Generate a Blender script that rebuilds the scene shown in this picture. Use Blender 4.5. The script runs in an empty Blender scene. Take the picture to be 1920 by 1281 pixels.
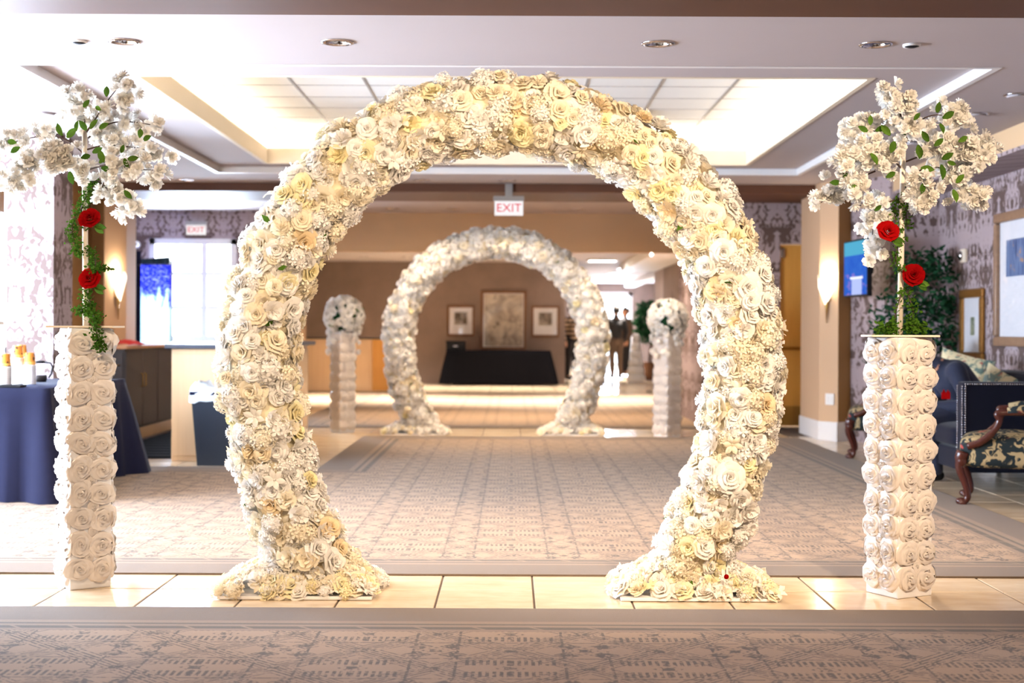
import bpy, bmesh, math, random
from mathutils import Vector, Matrix, Euler
PI = math.pi
R = random.Random(7)
scn = bpy.context.scene
C = scn.collection

# ------------------------------------------------------------------ camera, world, daylight, exposure
FPX, HX, HY, CAMZ = 2667.0, 960.0, 617.0, 1.17      # focal length in pixels of the 1920x1281 frame
cam_d = bpy.data.cameras.new('camera')
cam_d.sensor_width = 36.0
cam_d.lens = 36.0 * FPX / 1920.0
cam_d.shift_y = -23.5 / 1920.0
cam_d.clip_end = 200
cam_d.dof.use_dof = True
cam_d.dof.focus_distance = 6.25
cam_d.dof.aperture_fstop = 2.5
cam = bpy.data.objects.new('camera', cam_d)
C.objects.link(cam)
cam.matrix_world = Matrix.Translation((0, 0, CAMZ)) @ Matrix.Rotation(PI / 2, 4, 'X') @ Matrix.Rotation(math.radians(0.25), 4, 'Z')
scn.camera = cam

w = bpy.data.worlds.new('sky')
scn.world = w
w.use_nodes = True
w.node_tree.nodes['Background'].inputs[0].default_value = (0.80, 0.90, 1.0, 1)
w.node_tree.nodes['Background'].inputs[1].default_value = 4.0
vs = scn.view_settings
vs.view_transform = 'Standard'
vs.look = 'None'
vs.exposure = 1.1
vs.gamma = 1.0
vs.use_curve_mapping = False
scn.cycles.max_bounces = 4
scn.cycles.diffuse_bounces = 3
scn.cycles.adaptive_threshold = 0.03
scn.cycles.glossy_bounces = 2
scn.cycles.transmission_bounces = 3
scn.cycles.transparent_max_bounces = 6
scn.cycles.caustics_reflective = False
scn.cycles.caustics_refractive = False
scn.cycles.sample_clamp_indirect = 6.0

DAY = (0.64, 0.79, 1.0)
WARM = (1.0, 0.78, 0.55)
def area(name, loc, direction, sx, sy, power, col):
    d = bpy.data.lights.new(name, 'AREA')
    d.shape = 'RECTANGLE'; d.size = sx; d.size_y = sy; d.energy = power; d.color = col
    o = bpy.data.objects.new(name, d); C.objects.link(o)
    o.location = loc
    o.rotation_euler = Vector(direction).to_track_quat('-Z', 'Y').to_euler()
    return o
# daylight standing in each window of the place
area('daylight_side_window', (-6.05, 8.6, 1.45), (1, 0, -0.12), 5.2, 2.1, 780, DAY)
area('daylight_corner_window', (-5.05, 11.85, 1.5), (0.25, -1, -0.12), 1.7, 2.1, 650, DAY)
area('daylight_bar_window', (-4.1, 19.5, 1.65), (0.1, -1, -0.1), 2.0, 1.3, 480, DAY)
area('daylight_far_door', (3.1, 44.3, 1.5), (-0.1, -1, -0.1), 1.2, 2.2, 600, DAY)

# ------------------------------------------------------------------ helpers
def P(x, y, D):
    """point seen at pixel (x, y) of the level frame at distance D"""
    return Vector(((x - HX) / FPX * D, D, CAMZ - (y - HY) / FPX * D))

def srgb(h, g=1.0):
    c = [int(h[i:i + 2], 16) / 255 for i in (0, 2, 4)]
    return tuple(((v / 12.92) if v <= 0.04045 else ((v + 0.055) / 1.055) ** 2.4) * g for v in c) + (1,)

class MB:
    """collects geometry, then links it as ONE mesh object"""
    def __init__(s): s.v = []; s.f = []
    def add(s, vs_, fs):
        b = len(s.v); s.v.extend(tuple(p) for p in vs_); s.f.extend(tuple(i + b for i in f) for f in fs); return s
    def box(s, x0, x1, y0, y1, z0, z1, c=0.0, M=None):
        if c <= 0:
            vv = [(x, y, z) for z in (z0, z1) for y in (y0, y1) for x in (x0, x1)]
            ff = [(0, 2, 3, 1), (4, 5, 7, 6), (0, 1, 5, 4), (2, 6, 7, 3), (0, 4, 6, 2), (1, 3, 7, 5)]
        else:
            c = min(c, (x1 - x0) * .45, (y1 - y0) * .45, (z1 - z0) * .45)
            bm = bmesh.new(); bmesh.ops.create_cube(bm, size=1)
            for v in bm.verts:
                v.co = ((x0 + x1) / 2 + v.co.x * (x1 - x0), (y0 + y1) / 2 + v.co.y * (y1 - y0), (z0 + z1) / 2 + v.co.z * (z1 - z0))
            bmesh.ops.bevel(bm, geom=bm.edges[:] , offset=c, segments=2, affect='EDGES', profile=0.6)
            bm.verts.index_update()
            vv = [tuple(v.co) for v in bm.verts]; ff = [tuple(v.index for v in f.verts) for f in bm.faces]
            bm.free()
        if M is not None: vv = [tuple(M @ Vector(p)) for p in vv]
        return s.add(vv, ff)
    def tube(s, pts, rad, n=8, caps=True):
        pts = [Vector(p) for p in pts]; m = len(pts)
        if not hasattr(rad, '__len__'): rad = [rad] * m
        up = None; vv = []; ff = []
        for i, p in enumerate(pts):
            t = (pts[min(i + 1, m - 1)] - pts[max(i - 1, 0)]).normalized()
            if up is None:
                up = Vector((0, 0, 1)) if abs(t.z) < .9 else Vector((1, 0, 0))
            a = t.cross(up)
            if a.length < 1e-4: a = t.orthogonal()
            a.normalize(); b = a.cross(t).normalized(); up = b
            for k in range(n):
                th = 2 * PI * k / n
                vv.append(p + (a * math.cos(th) + b * math.sin(th)) * rad[i])
        for i in range(m - 1):
            for k in range(n):
                k2 = (k + 1) % n
                ff.append((i * n + k, i * n + k2, (i + 1) * n + k2, (i + 1) * n + k))
        if caps:
            ff.append(tuple(range(n - 1, -1, -1))); ff.append(tuple((m - 1) * n + k for k in range(n)))
        return s.add(vv, ff)
    def lathe(s, prof, n=24, c=(0, 0, 0), M=None, close=True):
        """prof: (radius, z) from bottom to top about the z axis"""
        vv = []; ff = []
        for r, z in prof:
            for k in range(n):
                th = 2 * PI * k / n
                vv.append(Vector((c[0] + r * math.cos(th), c[1] + r * math.sin(th), c[2] + z)))
        m = len(prof)
        for i in range(m - 1):
            for k in range(n):
                k2 = (k + 1) % n
                ff.append((i * n + k, i * n + k2, (i + 1) * n + k2, (i + 1) * n + k))
        if close:
            ff.append(tuple(range(n - 1, -1, -1))); ff.append(tuple((m - 1) * n + k for k in range(n)))
        if M is not None: vv = [M @ p for p in vv]
        return s.add(vv, ff)
    def ball(s, c, r, n=12, m=8, sc=(1, 1, 1), M=None):
        prof = []
        vv = []; ff = []
        for i in range(m + 1):
            ph = -PI / 2 + PI * i / m
            for k in range(n):
                th = 2 * PI * k / n
                p = Vector((r * sc[0] * math.cos(ph) * math.cos(th), r * sc[1] * math.cos(ph) * math.sin(th), r * sc[2] * math.sin(ph)))
                vv.append((M @ p if M is not None else p) + Vector(c))
        for i in range(m):
            for k in range(n):
                k2 = (k + 1) % n
                ff.append((i * n + k, i * n + k2, (i + 1) * n + k2, (i + 1) * n + k))
        return s.add(vv, ff)
    def prism(s, poly, z0, z1):
        """poly: plan outline, counter-clockwise"""
        n = len(poly)
        vv = [(x, y, z0) for x, y in poly] + [(x, y, z1) for x, y in poly]
        ff = [tuple(range(n - 1, -1, -1)), tuple(range(n, 2 * n))] + [(k, (k + 1) % n, n + (k + 1) % n, n + k) for k in range(n)]
        return s.add(vv, ff)
    def data(s, name, m, smooth=False):
        me = bpy.data.meshes.new(name); me.from_pydata([tuple(p) for p in s.v], [], s.f); me.update()
        if m is not None: me.materials.append(m)
        if smooth: me.polygons.foreach_set('use_smooth', [True] * len(me.polygons))
        return me
    def build(s, name, m, parent=None, smooth=False, loc=None):
        return link(name, s.data(name, m, smooth), parent, loc)

def link(name, me, parent=None, loc=None, M=None):
    o = bpy.data.objects.new(name, me); C.objects.link(o)
    if parent is not None: o.parent = parent
    if M is not None: o.matrix_local = M
    if loc is not None: o.location = loc
    return o
def tag(o, label=None, cat=None, group=None, kind=None):
    if label: o['label'] = label
    if cat: o['category'] = cat
    if group: o['group'] = group
    if kind: o['kind'] = kind
    return o
def thing(name, label, cat, loc=(0, 0, 0), rz=0.0, group=None):
    o = bpy.data.objects.new(name, None); C.objects.link(o); o.empty_display_size = .1
    o.location = loc; o.rotation_euler = (0, 0, rz)
    return tag(o, label, cat, group)
def struct(name, mb, m, parent=None, smooth=False):
    if name.startswith('wall'): mb.v = [(p[0], p[1], -.05 if abs(p[2]) < 1e-6 else p[2]) for p in mb.v]    # walls stand into the floor slab
    o = mb.build(name, m, parent, smooth)
    if parent is None: o['kind'] = 'structure'
    return o
def dup(root, loc, rz, label=None):
    kids = {}
    for o in list(C.objects):
        if o.parent is not None: kids.setdefault(o.parent, []).append(o)
    def rec(o, par):
        c = o.copy(); C.objects.link(c)
        if par is not None: c.parent = par
        for k in kids.get(o, []): rec(k, c)
        return c
    r = rec(root, None); r.location = loc; r.rotation_euler = (0, 0, rz)
    if label: r['label'] = label
    return r

# ------------------------------------------------------------------ node expressions
class NT:
    def __init__(s, name):
        s.m = bpy.data.materials.new(name); s.m.use_nodes = True
        s.t = s.m.node_tree; s.t.nodes.clear()
        s.out = s.t.nodes.new('ShaderNodeOutputMaterial')
    def n(s, typ, **kw):
        nd = s.t.nodes.new('ShaderNode' + typ)
        for k, v in kw.items(): setattr(nd, k, v)
        return nd
    def put(s, sock, v):
        if isinstance(v, E): s.t.links.new(v.s, sock)
        elif hasattr(v, 'is_output'): s.t.links.new(v, sock)
        else: sock.default_value = v
    def math(s, op, a, b=0.0, c=0.0):
        nd = s.n('Math', operation=op); s.put(nd.inputs[0], a); s.put(nd.inputs[1], b); s.put(nd.inputs[2], c)
        return E(s, nd.outputs[0])
    def pos(s, kind='Object'):
        tc = s.n('TexCoord'); sp = s.n('SeparateXYZ'); s.t.links.new(tc.outputs[kind], sp.inputs[0])
        return [E(s, o) for o in sp.outputs]
    def vec(s, x=0.0, y=0.0, z=0.0):
        nd = s.n('CombineXYZ')
        for i, v in enumerate((x, y, z)): s.put(nd.inputs[i], v)
        return E(s, nd.outputs[0])
    def noise(s, v, scale, detail=3.0, rough=.55, dist=0.0):
        nd = s.n('TexNoise'); s.put(nd.inputs['Vector'], v); nd.inputs['Scale'].default_value = scale
        nd.inputs['Detail'].default_value = detail; nd.inputs['Roughness'].default_value = rough; nd.inputs['Distortion'].default_value = dist
        return E(s, nd.outputs['Fac'] if 'Fac' in nd.outputs else nd.outputs[0])
    def mix(s, f, a, b):
        nd = s.n('Mix', data_type='RGBA'); s.put(nd.inputs[0], f); s.put(nd.inputs[6], a); s.put(nd.inputs[7], b)
        return E(s, nd.outputs[2])
    def step(s, v, lo, hi):
        nd = s.n('MapRange', interpolation_type='SMOOTHSTEP'); s.put(nd.inputs[0], v); nd.inputs[1].default_value = lo; nd.inputs[2].default_value = hi
        return E(s, nd.outputs[0])
    def bump(s, h, strength=.3, dist=.01):
        nd = s.n('Bump'); s.put(nd.inputs['Height'], h); nd.inputs['Strength'].default_value = strength; nd.inputs['Distance'].default_value = dist
        return E(s, nd.outputs[0])
    def pbr(s, col, rough=.5, metal=0.0, normal=None, spec=.5, emit=None, es=0.0, sheen=0.0, coat=0.0):
        b = s.n('BsdfPrincipled')
        s.put(b.inputs['Base Color'], col); s.put(b.inputs['Roughness'], rough); b.inputs['Metallic'].default_value = metal
        b.inputs['Specular IOR Level'].default_value = spec
        b.inputs['Sheen Weight'].default_value = sheen; b.inputs['Coat Weight'].default_value = coat
        if normal is not None: s.put(b.inputs['Normal'], normal)
        if emit is not None: s.put(b.inputs['Emission Color'], emit); b.inputs['Emission Strength'].default_value = es
        s.t.links.new(b.outputs[0], s.out.inputs[0])
        return s.m
class E:
    def __init__(s, nt, sock): s.nt = nt; s.s = sock
    def __add__(s, o): return s.nt.math('ADD', s, o)
    __radd__ = __add__
    def __sub__(s, o): return s.nt.math('SUBTRACT', s, o)
    def __rsub__(s, o): return s.nt.math('SUBTRACT', o, s)
    def __mul__(s, o): return s.nt.math('MULTIPLY', s, o)
    __rmul__ = __mul__
    def __truediv__(s, o): return s.nt.math('DIVIDE', s, o)
    def ping(s, o): return s.nt.math('PINGPONG', s, o)
    def mod(s, o): return s.nt.math('FLOORED_MODULO', s, o)
    def abs(s): return s.nt.math('ABSOLUTE', s)
    def sin(s): return s.nt.math('SINE', s)
    def min(s, o): return s.nt.math('MINIMUM', s, o)
    def max(s, o): return s.nt.math('MAXIMUM', s, o)
    def lt(s, o): return s.nt.math('LESS_THAN', s, o)
    def gt(s, o): return s.nt.math('GREATER_THAN', s, o)
    def floor(s): return s.nt.math('FLOOR', s)

def plain(name, col, rough=.6, metal=0.0, var=.08, scale=9.0, spec=.4, bump=0.0, sheen=0.0, coat=0.0):
    """one colour with a faint procedural mottling"""
    t = NT(name); x, y, z = t.pos(); v = t.vec(x, y, z)
    n = t.noise(v, scale, 3.0)
    c2 = tuple(max(0, k * (1 - var)) for k in col[:3]) + (1,)
    c1 = tuple(min(1, k * (1 + var)) for k in col[:3]) + (1,)
    nb = t.bump(t.noise(v, scale * 12, 2.0), bump, .004) if bump > 0 else None
    return t.pbr(t.mix(n, c2, c1), rough, metal, nb, spec, sheen=sheen, coat=coat)
def glow(name, col, strength):
    t = NT(name); e = t.n('Emission'); e.inputs[0].default_value = tuple(col[:3]) + (1,); e.inputs[1].default_value = strength
    t.t.links.new(e.outputs[0], t.out.inputs[0]); return t.m
def petal(name, col, col2, trans=.3):
    t = NT(name); x, y, z = t.pos(); n = t.noise(t.vec(x, y, z), 6.0, 2.0)
    oi = t.n('ObjectInfo'); rnd = E(t, oi.outputs['Random'])
    cc = t.mix((n * .6 + rnd * .7).min(1.0), col, col2)
    d = t.n('BsdfDiffuse'); tr = t.n('BsdfTranslucent'); mx = t.n('MixShader'); mx.inputs[0].default_value = trans
    t.put(d.inputs[0], cc); t.put(tr.inputs[0], cc)
    t.t.links.new(d.outputs[0], mx.inputs[1]); t.t.links.new(tr.outputs[0], mx.inputs[2]); t.t.links.new(mx.outputs[0], t.out.inputs[0])
    return t.m
def damask(name, light, dark, lo=.47, hi=.53, size=.34):
    t = NT(name); x, y, z = t.pos(); u = x + y
    row = (z / (size * 2)).floor()
    uu = (u + row.mod(2.0) * size).ping(size)
    vv = z.mod(size * 2)
    warp = t.noise(t.vec(uu * 3.0, vv * 3.0, 1.7), 3.0, 2.0)
    a = t.noise(t.vec(uu * 2.2 + warp * .25, vv * .9 - uu * .8, row.mod(2.0) * .2), 6.5, 2.5, .6, .8)
    vein = ((uu * 60.0 + vv * 45.0 + warp * 22.0).sin() * .5 + .5) * .12
    env = ((vv - size).abs() / size) * .10
    f = t.step(a - env + vein - .04, lo, hi)
    col = t.mix(f, light, dark)
    b = t.bump(f, .08, .002)
    return t.pbr(col, .62, 0, b, .3)
def carpet_mat(name, edge):
    """woven carpet: mirrored lattice of hatched lozenges and florets; edge(t,x,y) gives the distance to the bound edge"""
    t = NT(name); x, y, z = t.pos()
    k = .27
    p = x.ping(k); q = y.ping(k)
    dia = (p + q - k).abs()
    hatch = ((p * 260.0).sin().gt(-.1)) * (q.lt(.12)) * (q.gt(.045)) * p.lt(.17)
    hatch2 = ((p + q) * 230.0).sin().gt(.0) * dia.lt(.045)
    p2 = (p - .205).abs(); q2 = (q - .205).abs()
    flo = (p2 + q2).lt(.055) * ((p2 * 130.0).sin() + (q2 * 130.0).sin()).gt(-.3)
    p3 = p.min(k - p); q3 = q.min(k - q)
    flo2 = (p3 * 1.4 + q3 * 1.4).lt(.075) * ((p3 * 150.0).sin() * (q3 * 150.0).sin()).gt(-.05)
    line = ((p - .19).abs().lt(.005)).max((q - .145).abs().lt(.005)).max((dia - .07).abs().lt(.005))
    pat = hatch.max(hatch2).max(flo).max(flo2).max(line)
    wear = t.noise(t.vec(x, y, z), 55.0, 2.0)
    pile = t.noise(t.vec(x, y, z), 420.0, 2.0)
    pat = pat * t.step(wear, .36, .52)
    d = edge(t, x, y)
    band = d.lt(.27)
    stripe = ((d - .33).abs().lt(.012)).max((d - .40).abs().lt(.022) * ((x + y) * 14.0).sin().abs().gt(.12))
    lightc = srgb('9C7F64'); darkc = srgb('3E2E22'); bandc = srgb('665343')
    c = t.mix(pat * .95, lightc, darkc)
    c = t.mix(d.gt(.27) * d.lt(.46), c, srgb('826A54'))
    c = t.mix(stripe * d.gt(.27), c, srgb('483A2E'))
    c = t.mix(band, c, bandc)
    c = t.mix((pile - .5) * 1.1 + .5, t.mix(.3, c, srgb('3A302A')), t.mix(.12, c, srgb('E8DCCB')))
    return t.pbr(c, .95, 0, t.bump(pile, .5, .006), .1, sheen=.15)
def tile_mat(name, brick=False):
    t = NT(name); x, y, z = t.pos(); oi = t.n('ObjectInfo'); rnd = E(t, oi.outputs['Random'])
    n = t.noise(t.vec(x * 2.2, y * 5.0, rnd * 30.0), 2.2, 4.0, .6)
    c = t.mix(n, srgb('C9AE8C'), srgb('E6D5BC'))
    if brick:
        g = (x.mod(.42).lt(.006)).max(y.mod(.42).lt(.008))
        c = t.mix(g, c, srgb('6E5D4E'))
    return t.pbr(c, n * .12 + .10, 0, t.bump(n, .04, .004), .5)
def wood(name, c1, c2, rough=.4, axis=2, scale=1.0):
    t = NT(name); xyz = t.pos()
    s = [14.0 * scale] * 3; s[axis] = .9 * scale
    n = t.noise(t.vec(xyz[0] * s[0], xyz[1] * s[1], xyz[2] * s[2]), 1.4, 4.0, .6, .6)
    return t.pbr(t.mix(n, c1, c2), rough, 0, None, .45)
def pane_mat(name):
    t = NT(name); a = t.n('BsdfTransparent'); b = t.n('BsdfGlossy'); b.inputs['Roughness'].default_value = .02
    m = t.n('MixShader'); m.inputs[0].default_value = .06
    t.t.links.new(a.outputs[0], m.inputs[1]); t.t.links.new(b.outputs[0], m.inputs[2]); t.t.links.new(m.outputs[0], t.out.inputs[0])
    return t.m

M = {}
M['ceil'] = plain('ceiling_paint', srgb('B4ABAC'), .85, var=.03, scale=2)
M['cove'] = plain('cove_paint', srgb('E3D6C0'), .8, var=.03, scale=2)
M['trimw'] = plain('white_trim_paint', srgb('E4E2E2'), .5, var=.03)
M['acoustic'] = plain('acoustic_tile', srgb('ECEAE6'), .9, var=.03, scale=30, bump=.2)
M['grid'] = plain('ceiling_grid_metal', srgb('8E8A88'), .5)
M['beam'] = plain('brown_beam_paint', srgb('5A3622'), .6, var=.08, scale=3)
M['tan'] = plain('tan_wall_paint', srgb('CDAC86'), .7, var=.05, scale=2)
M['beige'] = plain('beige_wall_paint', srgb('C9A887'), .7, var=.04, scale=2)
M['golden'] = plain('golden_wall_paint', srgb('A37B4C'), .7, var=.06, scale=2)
M['faux'] = plain('brown_mottled_plaster', srgb('85736B'), .7, var=.25, scale=2.4)
M['lav'] = plain('lavender_grey_paint', srgb('B5A6A6'), .75, var=.05, scale=2)
M['paper_dim'] = damask('dark_damask_wallpaper', srgb('A9979A'), srgb('6A5450'))
M['paper_brown'] = damask('brown_damask_wallpaper', srgb('8F7260'), srgb('5E4436'))
M['paper_light'] = damask('pale_damask_wallpaper', srgb('C9B7AC'), srgb('A98E7C'))
M['paper_rear'] = damask('taupe_damask_wallpaper', srgb('C4A990'), srgb('8E6F58'), .4, .62, .4)
M['tile'] = tile_mat('polished_beige_tile')
M['floor'] = tile_mat('far_tile_floor', True)
M['grout'] = plain('dark_grout', srgb('5A4C42'), .9)
M['chrome'] = plain('chrome', srgb('C8C4C8'), .12, 1.0, var=.02)
M['brass'] = plain('aged_brass', srgb('B08D4E'), .3, 1.0, var=.1)
M['black'] = plain('black_plastic', srgb('101014'), .55, var=.1, spec=.2)
M['white'] = plain('white_plastic', srgb('E8E6E4'), .45, var=.02)
M['pane'] = pane_mat('window_glass')
M['lampw'] = glow('warm_lamp', (1, .82, .58), 14)
M['lampc'] = glow('white_lamp', (1, .93, .85), 10)
M['navy'] = plain('navy_table_linen', srgb('1B1D34'), .85, var=.12, scale=20, bump=.15, sheen=.05, spec=.1)
M['blacklinen'] = plain('black_table_linen', srgb('0B0A0D'), .95, var=.15, scale=20, spec=.03)
M['maple'] = wood('pale_maple', srgb('D9B58C'), srgb('E8CBA4'), .35)
M['oak'] = wood('honey_oak', srgb('B87A45'), srgb('D29A5C'), .35)
M['golddoor'] = wood('golden_door_wood', srgb('C48B3C'), srgb('DDA552'), .35)
M['darkwood'] = wood('espresso_wood', srgb('1E1714'), srgb('2C211B'), .5)
M['mahog'] = wood('carved_mahogany', srgb('2E130E'), srgb('54261C'), .25, 2, 2.0)
M['counter'] = plain('slate_blue_counter', srgb('3B4456'), .3)
M['velvet'] = plain('navy_velvet', srgb('0B0E20'), .8, var=.2, scale=7, sheen=.08, spec=.15)
M['suit'] = plain('navy_suit_cloth', srgb('1B2138'), .8, var=.12, scale=16, bump=.2, sheen=.1)
M['skin'] = plain('skin', srgb('B98468'), .5, var=.05)
M['hair'] = plain('dark_hair', srgb('1D1512'), .6, var=.2, scale=30)
M['red'] = petal('red_petal', srgb('6E0508'), srgb('9C0C0C'), .1)
M['green'] = petal('green_leaf', srgb('2B4A1A'), srgb('5A7A2C'), .25)
M['dkgreen'] = petal('dark_green_leaf', srgb('173625'), srgb('2F5638'), .2)
M['vine'] = petal('vine_leaf', srgb('17300F'), srgb('46681F'), .2)
M['bark'] = plain('dark_twig_bark', srgb('4A372E'), .8, var=.2, scale=40)
M['dowel'] = plain('cream_dowel', srgb('E3D3BE'), .6, var=.05)
M['satin'] = plain('white_satin_rosette', srgb('E2D6CC'), .28, var=.03, spec=.6)
M['satinw'] = plain('white_board', srgb('E9E6E6'), .5, var=.03)
M['pw'] = petal('white_petal', srgb('FAF7F3'), srgb('F8F2EA'))
M['pc'] = petal('cream_petal', srgb('F9F2E2'), srgb('F6E9CF'))
M['py'] = petal('yellow_petal', srgb('F6E7B2'), srgb('F8EEC8'))
M['pp'] = petal('peach_petal', srgb('F5E6CB'), srgb('F0D8AE'))
M['pb'] = petal('blossom_petal', srgb('FBF8F4'), srgb('F6F0E6'), .35)
M['core'] = plain('cream_flower_backing', srgb('E6D8B8'), .9, var=.12, scale=25)
M['pot'] = plain('terracotta_pot', srgb('6A4632'), .7, var=.1)

# ------------------------------------------------------------------ the shell
M['paper'] = damask('taupe_damask_wallpaper_main', srgb('A69699'), srgb('604E49'))
H = 2.75
TX0, TX1, TY0, TY1 = -3.02, 2.92, 8.53, 14.5          # outer step of the ceiling tray
IX0, IX1, IY0, IY1 = -2.46, 2.33, 9.25, 14.15         # inner opening
def ring(mb, a, b, z0, z1):
    (x0, x1, y0, y1), (u0, u1, v0, v1) = a, b
    mb.box(x0, x1, y0, v0, z0, z1); mb.box(x0, x1, v1, y1, z0, z1)
    mb.box(x0, u0, v0, v1, z0, z1); mb.box(u1, x1, v0, v1, z0, z1)
    return mb
floor = struct('floor', MB().box(-6.3, 5.2, -4.1, 45, -.12, -.012), M['floor'])
tile_me = MB().box(-.206, .206, -.206, .206, -.012, 0, .004).data('tile', M['tile'])
def tiles(x0, x1, y0, y1, ox, oy, s=.42):
    i0, i1 = math.floor((x0 - ox) / s), math.ceil((x1 - ox) / s)
    j0, j1 = math.floor((y0 - oy) / s), math.ceil((y1 - oy) / s)
    for i in range(i0, i1):
        for j in range(j0, j1):
            o = link('tile', tile_me, floor, (ox + (i + .5) * s, oy + (j + .5) * s, R.uniform(-.0008, .0008)))
grout = struct('floor_grout', MB().box(-4.4, 4.33, 5.8, 6.9, -.012, -.004).box(3.0, 4.33, 6.9, 17.2, -.012, -.004).box(-4.6, -1.5, 11.8, 17, -.012, -.004).box(-1.5, 3.0, 15.3, 17.0, -.012, -.004), M['grout'], floor)
tiles(-4.2, 4.2, 5.95, 6.79, .1, 5.95)
tiles(3.04, 4.3, 6.79, 15.2, .1, 5.95)
tiles(-2.3, 3.04, 15.2, 16.8, .1, 5.95)
tiles(-4.2, -1.6, 11.85, 12.6, .1, 5.95)
tiles(-2.3, -1.6, 12.6, 15.2, .1, 5.95)

tag(MB().prism([(-5.98, -3.9), (4.31, -3.9), (4.31, 5.91), (-2.94, 5.91), (-2.94, 5.44), (-5.98, 5.44)], 0, .009).build('carpet', carpet_mat('near_carpet', lambda t, x, y: 5.91 - y)),
    'brown patterned carpet in the foreground before the tile strip', 'carpet')
c2 = MB().prism([(-5.98, 6.73), (3.1, 6.73), (3.1, 15.37), (-1.6, 15.37), (-1.6, 11.9), (-3.68, 11.9), (-3.68, 11.47), (-5.98, 11.47)], 0, .009)
tag(c2.build('carpet', carpet_mat('hall_carpet', lambda t, x, y: (y - 6.73).min(3.1 - x).min(15.37 - y).min((x + 1.6).max(11.9 - y)))),
    'wide grey tan patterned carpet between the two flower arches', 'carpet')
tag(MB().box(-2.7, 2.95, 16.75, 25.4, -.011, .009, .003).build('carpet', carpet_mat('far_carpet', lambda t, x, y: (y - 16.75).min(2.95 - x).min(25.4 - y).min(x + 2.7))),
    'pale patterned carpet beyond the rear flower arch', 'carpet')

ceiling = struct('ceiling', ring(MB(), (-6.2, 5.2, -4.1, 19.6), (TX0, TX1, TY0, TY1), H, H + .06), M['ceil'])
ceil2 = struct('ceiling', ring(MB(), (TX0 - .1, TX1 + .1, TY0 - .1, TY1 + .1), (IX0, IX1, IY0, IY1), H + .06, H + .18), M['ceil'])
tr = .035
struct('trim_1', ring(MB(), (TX0 - .01, TX1 + .01, TY0 - .01, TY1 + .01), (TX0 + tr, TX1 - tr, TY0 + tr, TY1 - tr), H - .004, H + .062), M['trimw'])
struct('trim_2', ring(MB(), (IX0 - .02, IX1 + .02, IY0 - .02, IY1 + .02), (IX0 + .02, IX1 - .02, IY0 + .02, IY1 - .02), H + .055, H + .21), M['cove'])
W0, W1, V0, V1 = IX0 - .2, IX1 + .2, IY0 - .2, IY1 + .2
ZT = 3.16
struct('ceiling_well', ring(MB(), (W0 - .05, W1 + .05, V0 - .05, V1 + .05), (W0, W1, V0, V1), H + .18, ZT + .02), M['cove'])
top = struct('ceiling', MB().box(W0 - .05, W1 + .05, V0 - .05, V1 + .05, ZT + .02, ZT + .06), M['ceil'])
ct_me = MB().box(-.2925, .2925, -.2925, .2925, 0, .015, .004).data('ceiling_tile', M['acoustic'])
gx = [-2.38 + .595 * k for k in range(-1, 9)]; gy = [9.25 + .595 * k for k in range(-1, 9)]
for a in gx[:-1]:
    for b in gy[:-1]:
        if a + .6 < W0 or a > W1 or b + .6 < V0 or b > V1: continue
        if (round((a + 2.38) / .595), round((b - 9.25) / .595)) in ((2, 6), (5, 6)): continue
        x0, x1 = max(a, W0), min(a + .595, W1); y0, y1 = max(b, V0), min(b + .595, V1)
        if x1 - x0 < .05 or y1 - y0 < .05: continue
        if x1 - x0 > .59 and y1 - y0 > .59: link('ceiling_tile', ct_me, top, ((x0 + x1) / 2, (y0 + y1) / 2, ZT - .002))
        else: MB().box(x0 + .005, x1 - .005, y0 + .005, y1 - .005, 0, .015).build('ceiling_tile', M['acoustic'], top, loc=(0, 0, ZT - .002))
g = MB()
for a in gx:
    if W0 < a < W1: g.box(a - .011, a + .011, V0, V1, ZT - .006, ZT + .012)
for b in gy:
    if V0 < b < V1: g.box(W0, W1, b - .006, b + .006, ZT - .005, ZT + .012)
g.build('ceiling_grid', M['grid'], top)
for i, gxi in enumerate((2, 5)):
    x0, y0 = -2.38 + .595 * gxi, 9.25 + .595 * 6
    t = thing('air_diffuser', ['square white air diffuser in the tray ceiling left of arch top', 'square white air diffuser in the tray ceiling right of arch top'][i], 'vent', (x0 + .2975, y0 + .2975, ZT - .03), group='air diffusers in the tray ceiling')
    ring(MB(), (-.295, .295, -.295, .295), (-.25, .25, -.25, .25), -.01, .03).build('frame', M['grid'], t)
    for k, h in enumerate((.2, .13, .06)):
        ring(MB(), (-h - .03, h + .03, -h - .03, h + .03), (-h, h, -h, h), -.012 * (3 - k), -.012 * (3 - k) + .012).build('louvre', M['white'], t)
    MB().box(-.25, .25, -.25, .25, .02, .03).build('plate', M['white'], t)
# cove light strips lying behind the lip
for i, (x0, x1, y0, y1) in enumerate(((W0 + .03, W0 + .08, V0 + .1, V1 - .1), (W1 - .08, W1 - .03, V0 + .1, V1 - .1), (W0 + .1, W1 - .1, V1 - .08, V1 - .03), (W0 + .1, W1 - .1, V0 + .03, V0 + .08))):
    tag(MB().box(x0, x1, y0, y1, H + .181, H + .2).build('cove_light', M['covelamp'] if 'covelamp' in M else M.setdefault('covelamp', glow('cove_lamp', (1, .9, .74), 24))),
        'warm light strip hidden in the ' + ('left', 'right', 'rear', 'front')[i] + ' cove of the ceiling tray', 'light', 'cove light strips')

# beams
struct('trim_3', MB().box(-6, 4.33, 5.45, 6.72, 2.65, H), M['beam'])
struct('trim_4', MB().box(-4.3, 3.6, 15.45, 16.6, 2.655, H), M['beam'])
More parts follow.
